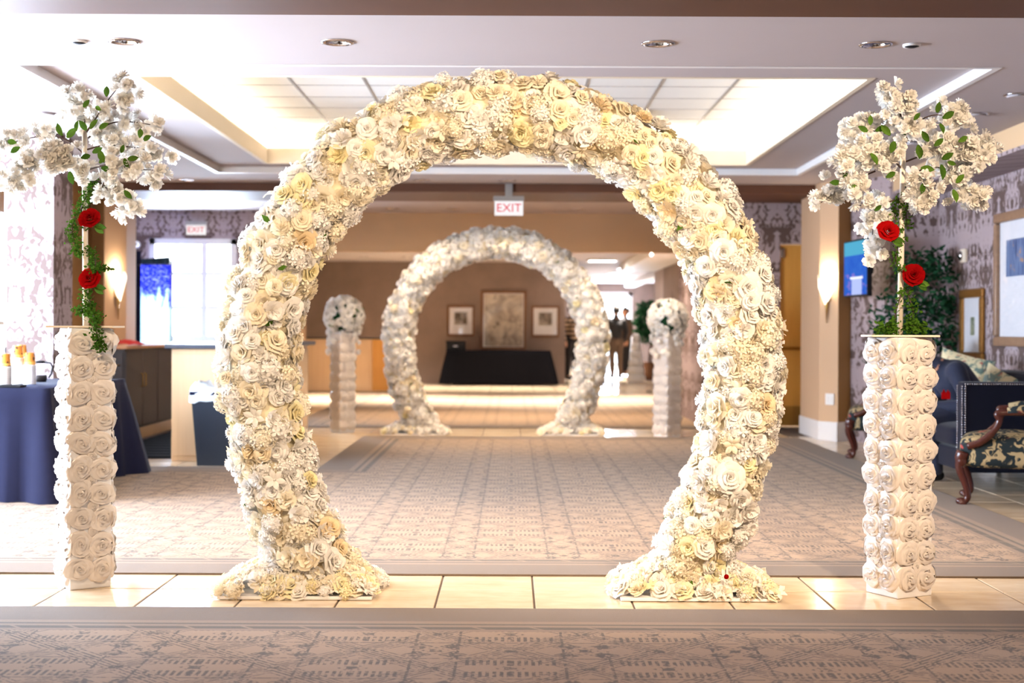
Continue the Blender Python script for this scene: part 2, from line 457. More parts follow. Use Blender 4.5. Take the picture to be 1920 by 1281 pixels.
# right side
struct('wall_right', MB().box(4.33, 4.5, -4.1, 14.6, 0, H), M['paper'])
struct('baseboard_right', MB().box(4.31, 4.33, -4, 14.43, 0, .16, .006), M['trimw'])
struct('trim_5', MB().box(3.86, 4.33, 6.75, 14.43, 2.58, H), M['tan'])
struct('trim_6', MB().box(3.858, 4.33, 6.75, 14.43, 2.55, 2.58), M['paper'])
struct('wall_niche', MB().prism([(4.4, 14.43), (4.4, 14.6), (3.9, 14.6), (3.72, 15.2), (3.6, 15.12), (3.83, 14.43)], 0, H), M['paper'])
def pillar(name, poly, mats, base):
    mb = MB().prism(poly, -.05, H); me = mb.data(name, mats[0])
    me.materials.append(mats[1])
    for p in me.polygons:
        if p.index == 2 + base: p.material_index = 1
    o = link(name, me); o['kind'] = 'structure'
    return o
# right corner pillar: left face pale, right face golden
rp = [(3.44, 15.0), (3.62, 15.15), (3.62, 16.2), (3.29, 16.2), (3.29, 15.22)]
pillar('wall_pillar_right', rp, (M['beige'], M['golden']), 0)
def grow(poly, d):
    cx = sum(p[0] for p in poly) / len(poly); cy = sum(p[1] for p in poly) / len(poly)
    return [(x + d * (1 if x > cx else -1), y + d * (1 if y > cy else -1)) for x, y in poly]
struct('baseboard_pillar', MB().prism(grow(rp, .012), 0, .2), M['trimw'])
# wall with the service doors
dw = MB().box(2.3, 3.24, 17.2, 17.4, 0, H).box(3.95, 4.7, 17.2, 17.4, 0, H).box(3.24, 3.95, 17.2, 17.4, 2.22, H)
struct('wall_service', dw, M['paper'])
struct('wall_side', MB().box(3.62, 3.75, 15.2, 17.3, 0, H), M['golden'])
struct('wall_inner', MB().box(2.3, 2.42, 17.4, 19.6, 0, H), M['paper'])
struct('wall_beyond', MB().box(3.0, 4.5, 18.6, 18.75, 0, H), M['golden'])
d1 = struct('door_1', MB().box(3.245, 3.53, 17.26, 17.31, .01, 2.2, .004), M['golddoor'])
MB().tube([(3.26, 17.22, .95), (3.52, 17.22, .95)], .022, 8).build('push_bar', M['brass'], d1)
MB().box(3.255, 3.3, 17.22, 17.26, 2.05, 2.16, .004).build('door_closer', M['chrome'], d1)
MB().box(3.25, 3.53, 17.25, 17.262, .02, .25).build('kick_plate', M['brass'], d1)
d2 = struct('door_2', MB().box(0, .72, -.022, .022, .01, 2.2, .004), M['oak'])
d2.location = (3.44, 16.5, 0); d2.rotation_euler = (0, 0, math.radians(62))
MB().box(-.001, .004, -.0225, .0225, .01, 2.2).build('door_edge', M['maple'], d2)
hp = MB().box(.05, .11, -.032, -.022, .85, 1.15, .004).build('handle_plate', M['chrome'], d2)
MB().tube([(.08, -.03, 1.0), (.08, -.07, 1.0), (.2, -.075, 1.0)], .01, 8).build('lever', M['chrome'], hp)
# left side
wl = ring(MB(), (0, 7.1, 0, H), (0.4, 5.6, .35, 2.5), -6.25, -6.0)   # built flat, then turned upright
vv = [(z, y_, x_) for (y_, x_, z) in [(p[0] + 5.6, p[1], p[2]) for p in wl.v]]
wl2 = MB(); wl2.v = vv; wl2.f = [tuple(reversed(f)) for f in wl.f]
wl2.box(-6.25, -6.0, -4.1, 5.6, 0, H)
struct('wall_left', wl2, M['paper'])
def window(name, x0, x1, z0, z1, y, cols, rows, sill=True, along='x', fr=.06):
    """casement in a wall along x (or y) with frame, muntins and one pane per light"""
    def bx(mb, a0, a1, d0, d1, zz0, zz1, c=.004):
        return mb.box(a0, a1, y + d0, y + d1, zz0, zz1, c) if along == 'x' else mb.box(y + d0, y + d1, a0, a1, zz0, zz1, c)
    f = MB(); bx(f, x0, x0 + fr, -.03, .06, z0, z1); bx(f, x1 - fr, x1, -.03, .06, z0, z1); bx(f, x0, x1, -.03, .06, z0, z0 + fr); bx(f, x0, x1, -.03, .06, z1 - fr, z1)
    o = struct(name, f, M['trimw'])
    xs = [x0 + (x1 - x0) * c for c in cols]; zs = [z0 + (z1 - z0) * r for r in rows]
    for a in xs[1:-1]: mb = MB(); bx(mb, a - .04, a + .04, -.02, .04, z0, z1); mb.build('mullion', M['trimw'], o)
    for b in zs[1:-1]: mb = MB(); bx(mb, x0, x1, -.015, .035, b - .026, b + .026); mb.build('muntin', M['trimw'], o)
    for i in range(len(xs) - 1):
        for j in range(len(zs) - 1):
            mb = MB(); bx(mb, xs[i] + .01, xs[i + 1] - .01, .008, .012, zs[j] + .01, zs[j + 1] - .01, 0); mb.build('pane', M['pane'], o)
    if sill: mb = MB(); bx(mb, x0 - .05, x1 + .05, -.09, .0, z0 - .04, z0); mb.build('window_sill', M['trimw'], o)
    return o
window('window_1', 6.0, 11.2, .35, 2.5, -6.1, (0, .2, .4, .6, .8, 1), (0, .4, 1), along='y')
struct('wall_corner', MB().box(-6.2, -4.08, 11.62, 11.76, 0, .95).box(-6.2, -4.08, 11.62, 11.76, 2.48, H).box(-6.2, -5.95, 11.62, 11.76, .95, 2.48), M['paper'])
window('window_2', -5.95, -4.1, .95, 2.48, 11.68, (0, .33, .66, 1), (0, .42, 1))
struct('wall_pillar_left', MB().box(-4.09, -3.71, 11.5, 12.0, 0, H), M['paper'])
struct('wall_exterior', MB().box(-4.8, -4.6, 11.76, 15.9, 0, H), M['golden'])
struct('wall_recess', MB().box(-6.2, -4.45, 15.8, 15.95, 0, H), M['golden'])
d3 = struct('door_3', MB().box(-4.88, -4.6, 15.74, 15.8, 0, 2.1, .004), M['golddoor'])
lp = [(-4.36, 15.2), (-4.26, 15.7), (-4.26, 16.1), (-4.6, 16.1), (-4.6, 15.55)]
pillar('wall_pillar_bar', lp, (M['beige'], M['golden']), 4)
rw = MB()
WX0, WX1, WZ0, WZ1 = -4.90, -3.72, .98, 2.37
rw.box(-6.2, WX0, 19.2, 19.4, 0, H).box(WX1, -3.0, 19.2, 19.4, 0, H).box(WX0, WX1, 19.2, 19.4, 0, WZ0).box(WX0, WX1, 19.2, 19.4, WZ1, H)
struct('wall_rear', rw, M['paper'])
window('window_3', WX0, WX1, WZ0, WZ1, 19.22, (0, .63, 1), (0, .33, .66, 1), fr=.08)
struct('wall_bar', MB().box(-6.2, -6.0, 15.9, 19.3, 0, H), M['paper'])
# header, far room, corridor
struct('wall_header', MB().box(-3.0, 2.42, 19.4, 19.6, 2.22, H), M['tan'])
struct('wall_jamb', MB().box(-3.0, -2.85, 19.2, 19.7, 0, H), M['tan'])
struct('ceiling_far', MB().prism([(-3.2, 19.6), (5.2, 19.6), (5.2, 45), (.8, 45), (.8, 30.9), (-5.1, 30.9)], 2.6, 2.66), M['ceil'])
struct('wall_back', MB().box(-5.2, 1.14, 30.5, 30.7, 0, 2.6), M['faux'])
struct('wall_far_left', MB().prism([(-3.0, 19.6), (-4.95, 30.6), (-5.15, 30.6), (-3.2, 19.6)], 0, 2.6), M['faux'])
struct('wall_corridor', MB().box(.85, 1.0, 30.7, 44.1, 0, 2.6), M['faux'])
struct('wall_far_right', MB().box(3.1, 3.3, 19.6, 25.2, 0, 2.6).box(3.1, 3.3, 29, 31, 0, 2.6), M['lav'])
struct('wall_far_panel', MB().box(3.08, 3.3, 25.2, 29, 0, 2.6), M['faux'])
struct('baseboard_far_right', MB().box(3.07, 3.1, 19.6, 31, 0, .18), M['trimw'])
struct('wall_corridor_right', MB().box(4.5, 4.7, 31, 44.1, 0, 2.6).box(3.2, 4.6, 30.9, 31.0, 0, 2.6), M['lav'])
struct('wall_end', MB().box(1.0, 2.5, 44, 44.15, 0, 2.6).box(3.72, 4.6, 44, 44.15, 0, 2.6).box(2.5, 3.72, 44, 44.15, 2.32, 2.6), M['faux'])
window('window_4', 2.5, 3.72, .02, 2.32, 44.02, (0, 1), (0, .36, 1), sill=False, fr=.12)
struct('trim_7', MB().box(2.35, 3.1, 21, 31, 2.42, 2.6).box(1.2, 1.5, 33, 43, 2.5, 2.6).box(3.4, 3.7, 31, 43, 2.45, 2.6), M['trimw'])
struct('wall_daylight_block', MB().box(-6.0, -2.95, 5.47, 5.75, 0, 2.648), M['tan'])  # unseen wall added to keep side-window daylight off the near carpet
struct('wall_behind', MB().box(-6.2, 4.5, -4.3, -4.1, 0, H), M['tan'])

# ------------------------------------------------------------------ lamps in the ceiling
ring_me = MB().lathe([(.066, .004), (.094, 0), (.092, -.006), (.068, -.010), (.064, 0.002)], 28, close=False).data('trim_ring', M['chrome'], True)
refl_me = MB().lathe([(.066, 0), (.064, .012), (.054, .032), (.036, .05), (.0, .052)], 28, close=False).data('reflector', M['chrome'], True)
bulb_me = MB().lathe([(.0, .0), (.034, .001), (.03, .006)], 16, c=(0, 0, .036)).data('lamp', M['lampw'])
offb_me = MB().lathe([(.0, .0), (.034, .001), (.03, .006)], 16, c=(0, 0, .036)).data('lamp', M['white'])
HOLES = {H: MB(), 2.6: MB()}
def downlight(x, y, z, label, power, on=True, col=WARM, ang=100, blend=.8, aim=None):
    t = thing('downlight', label, 'light', (x, y, z), group='recessed ceiling downlights')
    link('trim_ring', ring_me, t); link('reflector', refl_me, t); link('lamp', bulb_me if on else offb_me, t)
    HOLES[z].lathe([(.07, -.02), (.07, .056)], 20, c=(x, y, z))
    if power > 0:
        d = bpy.data.lights.new('downlight_beam', 'SPOT'); d.energy = power; d.color = col; d.spot_size = math.radians(ang); d.spot_blend = blend; d.shadow_soft_size = .05
        o = bpy.data.objects.new('downlight_beam', d); C.objects.link(o); o.parent = t; o.location = (0, 0, .03)
        if aim is not None: o.location = (0, 0, -.03); o.rotation_euler = (Vector(aim) - Vector((x, y, z))).to_track_quat('-Z', 'Y').to_euler()
    return t
for k, (x, ab) in enumerate(((-2.15, 'leftmost'), (-.97, 'second from left'), (.80, 'third from left'), (2.0, 'rightmost'))):
    downlight(x, 7.85, H, ab + ' chrome downlight in the front soffit behind the brown beam', 130, True)
for x, nm in ((-2.4, 'left'), (2.2, 'right')):
    t = thing('ceiling_sensor', 'small grey ceiling sensor at the ' + nm + ' end of the front soffit', 'sensor', (x, 7.85, H), group='ceiling sensors')
    MB().lathe([(.048, -.012), (.05, -.004), (.05, .002)], 20).build('cover', M['white'], t, True)
    MB().lathe([(.02, -.018), (.04, -.012), (.04, -.01)], 20).build('lens', M['black'], t, True)
for k, y in enumerate((9.5, 10.35, 11.3, 11.95, 12.9)):
    downlight(3.37, y, H, ('nearest', 'second', 'third', 'fourth', 'farthest')[k] + ' downlight in the row above the navy sofa', 5)
for k, y in enumerate((10.5, 12.9)):
    downlight(-3.46, y, H, ('nearer', 'farther')[k] + ' downlight beside the left of the ceiling tray', 22)
downlight(-3.5, 15.2, H, 'lit downlight in front of the bar beam', 40)
for x, nm in ((-.97, 'left'), (-.06, 'middle'), (1.3, 'right')):
    downlight(x, 15.1, H, nm + ' downlight between the tray and the rear beam', 130)
for x, nm in ((-1.58, 'first'), (-.78, 'second'), (.85, 'third'), (1.65, 'fourth')):
    downlight(x, 18.7, H, nm + ' downlight before the tan header wall', 230)
for x, nm in ((-2.96, 'first from the left'), (-2.1, 'second from the left'), (-.2, 'third from the left'), (.7, 'fourth from the left')):
    downlight(x, 28.3, 2.6, nm + ' downlight along the brown back wall', 330, col=(1, .88, .74))
for k, (x, y) in enumerate(((-3.0, 23.8), (-1.2, 23.2), (.8, 22.5), (2.2, 24), (2.6, 28), (2.6, 34), (2.2, 39))):  # first one added to light the front of the reception desk
    downlight(x, y, 2.6, ('first', 'second', 'third', 'fourth', 'fifth', 'sixth', 'seventh')[k] + ' downlight of the far hall going back', 1000, col=(1, .9, .78))
for k, (x, y, pw, aim) in enumerate(((-1.9, 3.0, 175, (-.8, 6.3, 1.2)), (0, 2.8, 135, (0, 6.3, 1.5)), (1.9, 3.0, 370, (1.0, 6.3, 1.5)))):  # unseen spots added to brighten the arch from the camera side
    downlight(x, y, H, ('left', 'middle', 'right')[k] + ' unseen downlight added in the foreground ceiling to light the front arch', pw, aim=aim, ang=62, blend=.6)
for k, (x, y) in enumerate(((-2.4, 3.6), (2.4, 3.6), (0, .5))):  # unseen lamps added for warm light on the foreground
    downlight(x, y, H, ('left', 'right', 'rear')[k] + ' unseen downlight added to warm the foreground nearer than the brown beam', (35, 60, 80)[k])
for x, nm in ((-1.3, 'left'), (0.1, 'middle'), (1.5, 'right')):  # unseen amber row added to turn the near carpet browner
    downlight(x, 4.75, H, nm + ' amber downlight added before the brown beam to warm the carpet', 36, col=(1, .60, .32), ang=80)
def bore(objs, mb):
    cut = mb.build('cutter', None)
    for o in objs:
        md = o.modifiers.new('b', 'BOOLEAN'); md.operation = 'DIFFERENCE'; md.object = cut; md.solver = 'EXACT'
        dg = bpy.context.evaluated_depsgraph_get()
        me = bpy.data.meshes.new_from_object(o.evaluated_get(dg)); o.modifiers.clear(); o.data = me
    bpy.data.objects.remove(cut)
bore([ceiling], HOLES[H]); bore([bpy.data.objects['ceiling_far']], HOLES[2.6])

def fixture(x0, x1, y0, y1, z, label):
    t = thing('ceiling_lamp', label, 'light', ((x0 + x1) / 2, (y0 + y1) / 2, z), group='long light panels of the far corridor')
    a, b = (x1 - x0) / 2, (y1 - y0) / 2
    ring(MB(), (-a, a, -b, b), (-a + .03, a - .03, -b + .03, b - .03), -.03, 0).build('frame', M['white'], t)
    MB().box(-a + .03, a - .03, -b + .03, b - .03, -.018, -.005).build('diffuser', M['lampc'], t)
fixture(1.55, 2.15, 29.0, 29.6, 2.6, 'wide light panel at the mouth of the far corridor')
fixture(2.45, 2.7, 31.5, 33.5, 2.6, 'near long light panel of the far corridor')
fixture(2.45, 2.7, 35.5, 37.5, 2.6, 'middle long light panel of the far corridor')
fixture(2.45, 2.7, 40, 42, 2.6, 'deepest long light panel of the far corridor')

def text_mesh(body, size, m, name='lettering'):
    cu = bpy.data.curves.new(name, 'FONT'); cu.body = body; cu.size = size; cu.extrude = .002; cu.align_x = 'CENTER'; cu.align_y = 'CENTER'
    o = bpy.data.objects.new(name, cu); C.objects.link(o)
    dg = bpy.context.evaluated_depsgraph_get(); me = bpy.data.meshes.new_from_object(o.evaluated_get(dg))
    bpy.data.objects.remove(o); me.materials.clear(); me.materials.append(m)
    return me
M['exitw'] = glow('exit_face', (1, .95, .95), .48)
M['exitr'] = glow('exit_letters', (.75, .01, .05), .5)
def exit_sign(loc, wd, ht, label, drop):
    t = thing('exit_sign', label, 'sign', loc, group='exit signs')
    MB().box(-wd / 2 - .012, wd / 2 + .012, -.03, .03, ht, ht + .055, .004).build('canopy', M['grid'], t)
    MB().box(-wd / 2, wd / 2, -.018, .018, 0, ht, .004).build('panel', M['exitw'], t)
    link('lettering', text_mesh('EXIT', ht * .82, M['exitr']), t, M=Matrix.Translation((0, -.021, ht * .5)) @ Matrix.Rotation(PI / 2, 4, 'X') @ Matrix.Diagonal((1.05, 1, 1, 1)))
    if drop > 0: MB().box(-.04, .04, -.012, .012, ht + .055, ht + .055 + drop, .002).build('bracket', M['grid'], t)
exit_sign((-.04, 15.42, 2.40), .31, .155, 'lit EXIT sign hanging from the rear beam above the far arch', H - 2.655 + .04)
exit_sign(tuple(P(367, 443, 19.1)), .26, .13, 'EXIT sign on wallpaper above the bar window', 0)
def sconce(loc, rz, label):
    t = thing('wall_sconce', label, 'sconce', loc, rz, 'folded glass wall sconces')
    # folded glass shade: two upright wings meeting at a fold, dipping at the middle, pointed below
    pts = [(-.115, -.05, .17), (-.06, -.10, .115), (0, -.13, .075), (.06, -.10, .115), (.115, -.05, .17), (.06, -.045, -.08), (0, -.06, -.17), (-.06, -.045, -.08), (-.115, -.04, .02), (.115, -.04, .02)]
    f = [(0, 8, 7, 1), (1, 7, 6, 2), (2, 6, 5, 3), (3, 5, 9, 4)]
    back = [(x * .96, y + .012, z) for x, y, z in pts]
    fb = [tuple(reversed([i + 10 for i in q])) for q in f]
    MB().add(pts + back, f + fb).build('shade', M['sconceglass'], t)
    MB().lathe([(.004, -.36), (.014, -.2), (.03, -.1), (.012, -.06)], 8, c=(0, -.035, 0)).build('spike', M['brass'], t, True)
    MB().box(-.03, .03, -.025, 0, -.12, .06, .006).build('back_plate', M['brass'], t)
    MB().lathe([(.015, -.03), (.03, .0), (.03, .04), (.012, .07)], 10, c=(0, -.045, 0)).build('bulb', M['lampw'], t, True)
    d = bpy.data.lights.new('sconce_light', 'POINT'); d.energy = 6; d.color = WARM; d.shadow_soft_size = .04
    o = bpy.data.objects.new('sconce_light', d); C.objects.link(o); o.parent = t; o.location = (0, -.06, .16)
M['sconceglass'] = glow('lit_sconce_glass', (1, .86, .64), 1.5)
sl = P(216, 540, 15.45)
ln = Vector((.5, -.1, 0)).normalized()
sconce((-4.31 + .0, 15.45, sl.z), math.atan2(ln.x, -ln.y) , 'glowing glass wall sconce on the pillar by the bar')
rn = Vector((-.22, -.15, 0)).normalized()
sconce((3.365, 15.11, P(1557, 540, 15.1).z), math.atan2(rn.x, -rn.y), 'glowing glass wall sconce on the beige pillar by the screen')

# ------------------------------------------------------------------ flowers
def patch(mb, n, fn):
    """n x n curved petal; fn(u in -1..1, v in 0..1) -> point"""
    a = []
    for j in range(n + 1):
        for i in range(n + 1): a.append(fn(-1 + 2 * i / n, j / n))
    mb.add(a, [(j * (n + 1) + i, j * (n + 1) + i + 1, (j + 1) * (n + 1) + i + 1, (j + 1) * (n + 1) + i) for j in range(n) for i in range(n)])
def rose_geo(seed, open_=1.0):
    r = random.Random(seed); mb = MB()
    for ri, (n, rb, rt, z0, z1, wd, curl) in enumerate(((2, .02, .09, .02, .34, 1.9, 0), (3, .05, .17, 0, .36, 1.35, .02), (4, .09, .28, -.04, .32, 1.05, .05), (5, .13, .41 * open_, -.1, .22, .86, .08), (6, .16, .53 * open_, -.16, .07, .70, .10))):
        off = r.uniform(0, 6.28)
        for k in range(n):
            a0 = off + 2 * PI * k / n + r.uniform(-.12, .12); s = r.uniform(.92, 1.08); tw = r.uniform(.0, .04)
            def fn(u, v):
                ww = wd * (math.sin(min(1, v * 1.25 + .25) * PI / 2)) * (1 - .25 * max(0, v - .75) * 4 * abs(u))
                rad = (rb + (rt - rb) * v ** .8) * s + curl * max(0, v - .65) * 2.2 + tw * u
                z = z0 + (z1 - z0) * (1 - (1 - v) ** 1.7) - .10 * u * u * v - curl * max(0, v - .7) * 1.5
                a = a0 + u * ww
                return (rad * math.cos(a), rad * math.sin(a), z)
            patch(mb, 3, fn)
    return mb
def carnation_geo(seed):
    r = random.Random(seed); mb = MB()
    for n, rad, z1, tilt in ((5, .16, .36, .2), (8, .32, .30, .5), (10, .46, .17, .9), (9, .52, .02, 1.3)):
        off = r.uniform(0, 6)
        for k in range(n):
            a0 = off + 2 * PI * k / n + r.uniform(-.2, .2); s = r.uniform(.8, 1.15); ph = r.uniform(0, 6)
            def fn(u, v):
                a = a0 + u * .42 * (.4 + .6 * v) * (1.3 if rad < .2 else 1)
                rr = rad * s * (.12 + .88 * v) + .03 * math.sin(u * 5 + ph) * v
                z = -.12 + (z1 + .12) * s * (v ** .6) + .05 * math.sin(u * 6 + ph) * v
                return (rr * math.cos(a), rr * math.sin(a), z)
            patch(mb, 2, fn)
    return mb
def hydrangea_geo(seed, n=26, pr=.16):
    r = random.Random(seed); mb = MB()
    mb.ball((0, 0, -.05), .36, 8, 5, (1, 1, .8))
    for i in range(n):
        ph = math.acos(1 - (i + .5) / n * 1.15); th = i * 2.39996 + r.uniform(-.3, .3)
        nrm = Vector((math.sin(ph) * math.cos(th), math.sin(ph) * math.sin(th), math.cos(ph)))
        c = Vector((nrm.x * .44, nrm.y * .44, nrm.z * .36 - .04)) * r.uniform(.94, 1.1)
        nrm = (nrm + Vector((r.uniform(-.35, .35), r.uniform(-.35, .35), r.uniform(-.35, .35)))).normalized()
        q = nrm.to_track_quat('Z', 'Y').to_matrix(); sp = r.uniform(0, 1.5); s = pr * r.uniform(.85, 1.2)
        for k in range(4):
            a = sp + k * PI / 2
            pts = [(0, 0, 0), (s * .75 * math.cos(a - .5), s * .75 * math.sin(a - .5), s * .28), (s * 1.1 * math.cos(a), s * 1.1 * math.sin(a), s * .16), (s * .75 * math.cos(a + .5), s * .75 * math.sin(a + .5), s * .28)]
            mb.add([c + q @ Vector(p) for p in pts], [(0, 1, 2), (0, 2, 3)])
    return mb
def lily_geo(seed):
    r = random.Random(seed); mb = MB()
    for k in range(6):
        a0 = k * PI / 3; s = r.uniform(.85, 1.1)
        def fn(u, v):
            wv = .17 * math.sin(PI * min(1, v * .92 + .08)); rad = (.04 + .56 * v) * s
            return (rad * math.cos(a0) - u * wv * math.sin(a0), rad * math.sin(a0) + u * wv * math.cos(a0), .26 * math.sin(v * 2.2) - .06 * u * u - .02)
        patch(mb, 3, fn)
    mb.ball((0, 0, .06), .07, 6, 4)
    return mb
def blossom_geo(seed):
    r = random.Random(seed); mb = MB()
    for n, rad, z1 in ((5, .22, .42), (7, .40, .30), (8, .52, .08)):
        off = r.uniform(0, 6)
        for k in range(n):
            a0 = off + 2 * PI * k / n + r.uniform(-.2, .2); s = r.uniform(.85, 1.15); ph = r.uniform(0, 6)
            def fn(u, v):
                a = a0 + u * .55 * math.sin(PI * (.2 + .6 * v)); rr = rad * s * (.1 + .9 * v) * (1 - .12 * u * u * v)
                return (rr * math.cos(a), rr * math.sin(a), -.1 + (z1 + .1) * v ** .7 + .05 * math.sin(ph + 4 * u) * v)
            patch(mb, 2, fn)
    return mb
GEO = {'rose': [rose_geo(1), rose_geo(2, .85), rose_geo(3, 1.1), rose_geo(4, .95)], 'carnation': [carnation_geo(5), carnation_geo(6)],
       'hydrangea': [hydrangea_geo(7), hydrangea_geo(8), hydrangea_geo(9, 32, .14)], 'lily': [lily_geo(10), lily_geo(11)], 'blossom': [blossom_geo(12), blossom_geo(13), blossom_geo(14)]}
FME = {}
def fmesh(kind, i, mk):
    key = (kind, i, mk)
    if key not in FME: FME[key] = GEO[kind][i].data(kind, M[mk], True)
    return FME[key]
def frame_of(p, n, size, r, tilt=.3):
    n = (n + Vector((r.uniform(-tilt, tilt), r.uniform(-tilt, tilt), r.uniform(-tilt, tilt)))).normalized()
    q = n.to_track_quat('Z', 'Y').to_matrix().to_4x4()
    return Matrix.Translation(p) @ q @ Matrix.Rotation(r.uniform(0, 6.28), 4, 'Z') @ Matrix.Scale(size, 4)
class Stuff:
    """flowers past the ones that can be picked apart, joined per material"""
    def __init__(s): s.d = {}
    def add(s, kind, i, mk, mat):
        mb = s.d.setdefault(mk, MB()); g = GEO[kind][i]
        mb.add([mat @ Vector(p) for p in g.v], g.f)
    def build(s, parent, name='flower_filling'):
        tot = MB(); mats = []; idx = []
        for k, mb in s.d.items():
            n0 = len(mb.f); tot.add(mb.v, mb.f); idx += [len(mats)] * n0; mats.append(M[k])
        if not tot.v: return
        me = tot.data(name, None, True)
        for m in mats: me.materials.append(m)
        me.polygons.foreach_set('material_index', idx)
        o = link(name, me, parent); o['kind'] = 'stuff'; return o
def catmull(pts, n):
    out = []
    for i in range(len(pts) - 1):
        p0, p1, p2, p3 = pts[max(i - 1, 0)], pts[i], pts[i + 1], pts[min(i + 2, len(pts) - 1)]
        for k in range(n):
            t = k / n
            out.append(.5 * ((2 * p1) + (p2 - p0) * t + (2 * p0 - 5 * p1 + 4 * p2 - p3) * t * t + (3 * p1 - p0 - 3 * p2 + p3) * t ** 3))
    out.append(pts[-1]); return out
def arch(label, loc, seed, weights, whiteness, limit, dark_bits):
    """ring of flowers on two foot boards; built around its own base point"""
    r = random.Random(seed); t = thing('flower_arch', label, 'flower arch', loc)
    half = [(.80, .05), (.865, .20), (.935, .35), (1.0, .52), (1.05, .74), (1.075, .95)]
    line = [Vector((-a, 0, b)) for a, b in half]
    for k in range(0, 41):
        a = PI - PI * k / 40 ; line.append(Vector((1.075 * math.cos(a), 0, 1.056 + 1.075 * math.sin(a))))
    line += [Vector((a, 0, b)) for a, b in reversed(half)]
    line = catmull(line, 3)
    MB().tube(line, .135, 12).build('core', M['core'], t, True)
    L = [0.0]
    for a, b in zip(line, line[1:]): L.append(L[-1] + (b - a).length)
    def at(s):
        i = 0
        while i < len(L) - 2 and L[i + 1] < s: i += 1
        f = (s - L[i]) / max(1e-6, L[i + 1] - L[i]); p = line[i].lerp(line[i + 1], f)
        tg = (line[i + 1] - line[i]).normalized(); return p, tg
    cnt = {'rose': 0, 'carnation': 0, 'hydrangea': 0, 'lily': 0}; st = Stuff()
    def put(kind, p, n, size, mk, hide):
        i = r.randrange(len(GEO[kind])); mat = frame_of(p, n, size, r)
        if not hide and cnt[kind] < limit.get(kind, 0):
            cnt[kind] += 1; link(kind, fmesh(kind, i, mk), t, M=mat)
        else: st.add(kind, i, mk, mat)
    def colour(side):
        x = r.random(); cum = 0
        for mk, wgt in weights:
            cum += wgt
            if x < cum: return mk
        return 'pw'
    step = .058; ns = int(L[-1] / step); allf = []
    for j in range(ns):
        for k in range(15):
            s = (j + .5 + r.uniform(-.45, .45)) * step; ph = (k + (j % 2) * .5 + r.uniform(-.4, .4)) / 15 * 2 * PI
            p, tg = at(max(0, min(L[-1], s))); b = Vector((0, 1, 0)); a = tg.cross(b).normalized()
            n = (a * math.cos(ph) + b * math.sin(ph)); x = r.random()
            kind = 'rose' if x < .44 else 'hydrangea' if x < .68 else 'carnation' if x < .94 else 'lily'
            lo, hi = {'rose': (.062, .108), 'carnation': (.07, .105), 'hydrangea': (.085, .125), 'lily': (.07, .095)}[kind]
            allf.append((p, n, r.uniform(lo, hi) * (.8 if n.y > .3 else 1), kind))
    allf.sort(key=lambda q: -q[2])
    for p, n, size, kind in allf:
        mk = colour(n)
        if kind == 'hydrangea': mk = r.choice(('pw', 'pc', 'pc')) if r.random() > whiteness else 'pw'
        put(kind, p + n * (.14 + r.uniform(-.012, .034)), n, size, mk, n.y > .3)
    # feet: thin board, then a sloping mound of blossoms
    FX = {-1: -.88, 1: .85}
    for sd in (-1, 1):
        b = MB().box(-.33, .33, -.22, .26, 0, .014, .003).build('foot_board', M['satinw'], t, loc=(FX[sd], 0, .002))
        mound = MB()
        for i in range(260):
            u, v = r.uniform(-1, 1), r.uniform(-1, 1)
            x = FX[sd] + u * .35; y = .01 + v * .22
            e = max(abs(u), abs(v)); hgt = .03 + .16 * max(0, 1 - e) ** .9
            n = Vector((u * .7, v * .7 - .1, .8)).normalized()
            kind = r.choice(('rose', 'hydrangea', 'hydrangea', 'lily', 'carnation'))
            put(kind, Vector((x, y, hgt)), n, r.uniform(.055, .095), r.choice(('pw', 'pw', 'pc', 'pc', 'py')) if r.random() > whiteness * .7 else 'pw', v > .4)
    for i in range(dark_bits):          # scraps of leaf peeping out between the flowers
        p, n, s, kd = r.choice(allf)
        lf = MB(); patch(lf, 2, lambda u, v: (u * .014 * math.sin(PI * min(1, v + .1)), .05 * v, .012 * v * v))
        lf.build('leaf', M['green'], t).matrix_local = frame_of(p + n * .165, n, 1.0, r, .8)
    st.build(t); return t
fa = arch('large round arch of cream and white roses in the foreground on two foot boards', (-.047, 6.33, 0), 11,
     (('pw', .50), ('pc', .40), ('py', .07), ('pp', .03)), .25, {'rose': 295, 'carnation': 230, 'hydrangea': 240, 'lily': 60}, 30)
lf = MB()
MB().ball((0, 0, 0), .011, 8, 6).build('red_berry', M['red'], fa, True, loc=P(1364, 1080, 6.1) - fa.location)
ra = arch('smaller looking round arch of white roses farther back before the pictures', (-.18, 15.8, 0), 23,
     (('pw', .86), ('pc', .12), ('py', .02), ('pp', 0)), .75, {'rose': 295, 'carnation': 160, 'hydrangea': 170, 'lily': 40}, 40)

# ------------------------------------------------------------------ rosette pedestals
def rosette_geo(seed, n=16):
    """fabric rose: a band wound in a flat spiral, its edge standing up in waves"""
    r = random.Random(seed); mb = MB(); ph = r.uniform(0, 6)
    rings = ((.0, .22), (.06, .38), (.11, .20), (.19, .37), (.23, .17), (.32, .31), (.36, .13), (.46, .22), (.53, 0))
    a = []
    for i, (rad, z) in enumerate(rings):
        for k in range(n):
            th = 2 * PI * k / n + i * .35
            rr = rad * (1 + .10 * math.sin(2 * th + ph + i) + .06 * math.sin(5 * th + i)); zz = z * (1 + .28 * math.sin(3 * th + ph + i * 1.7)) if z > 0 else 0
            a.append((rr * math.cos(th), rr * math.sin(th), zz))
    f = [(i * n + k, i * n + (k + 1) % n, (i + 1) * n + (k + 1) % n, (i + 1) * n + k) for i in range(len(rings) - 1) for k in range(n)]
    return mb.add(a, f)
ROS = [rosette_geo(31 + i).data('rosette', M['satin'], True) for i in range(4)]
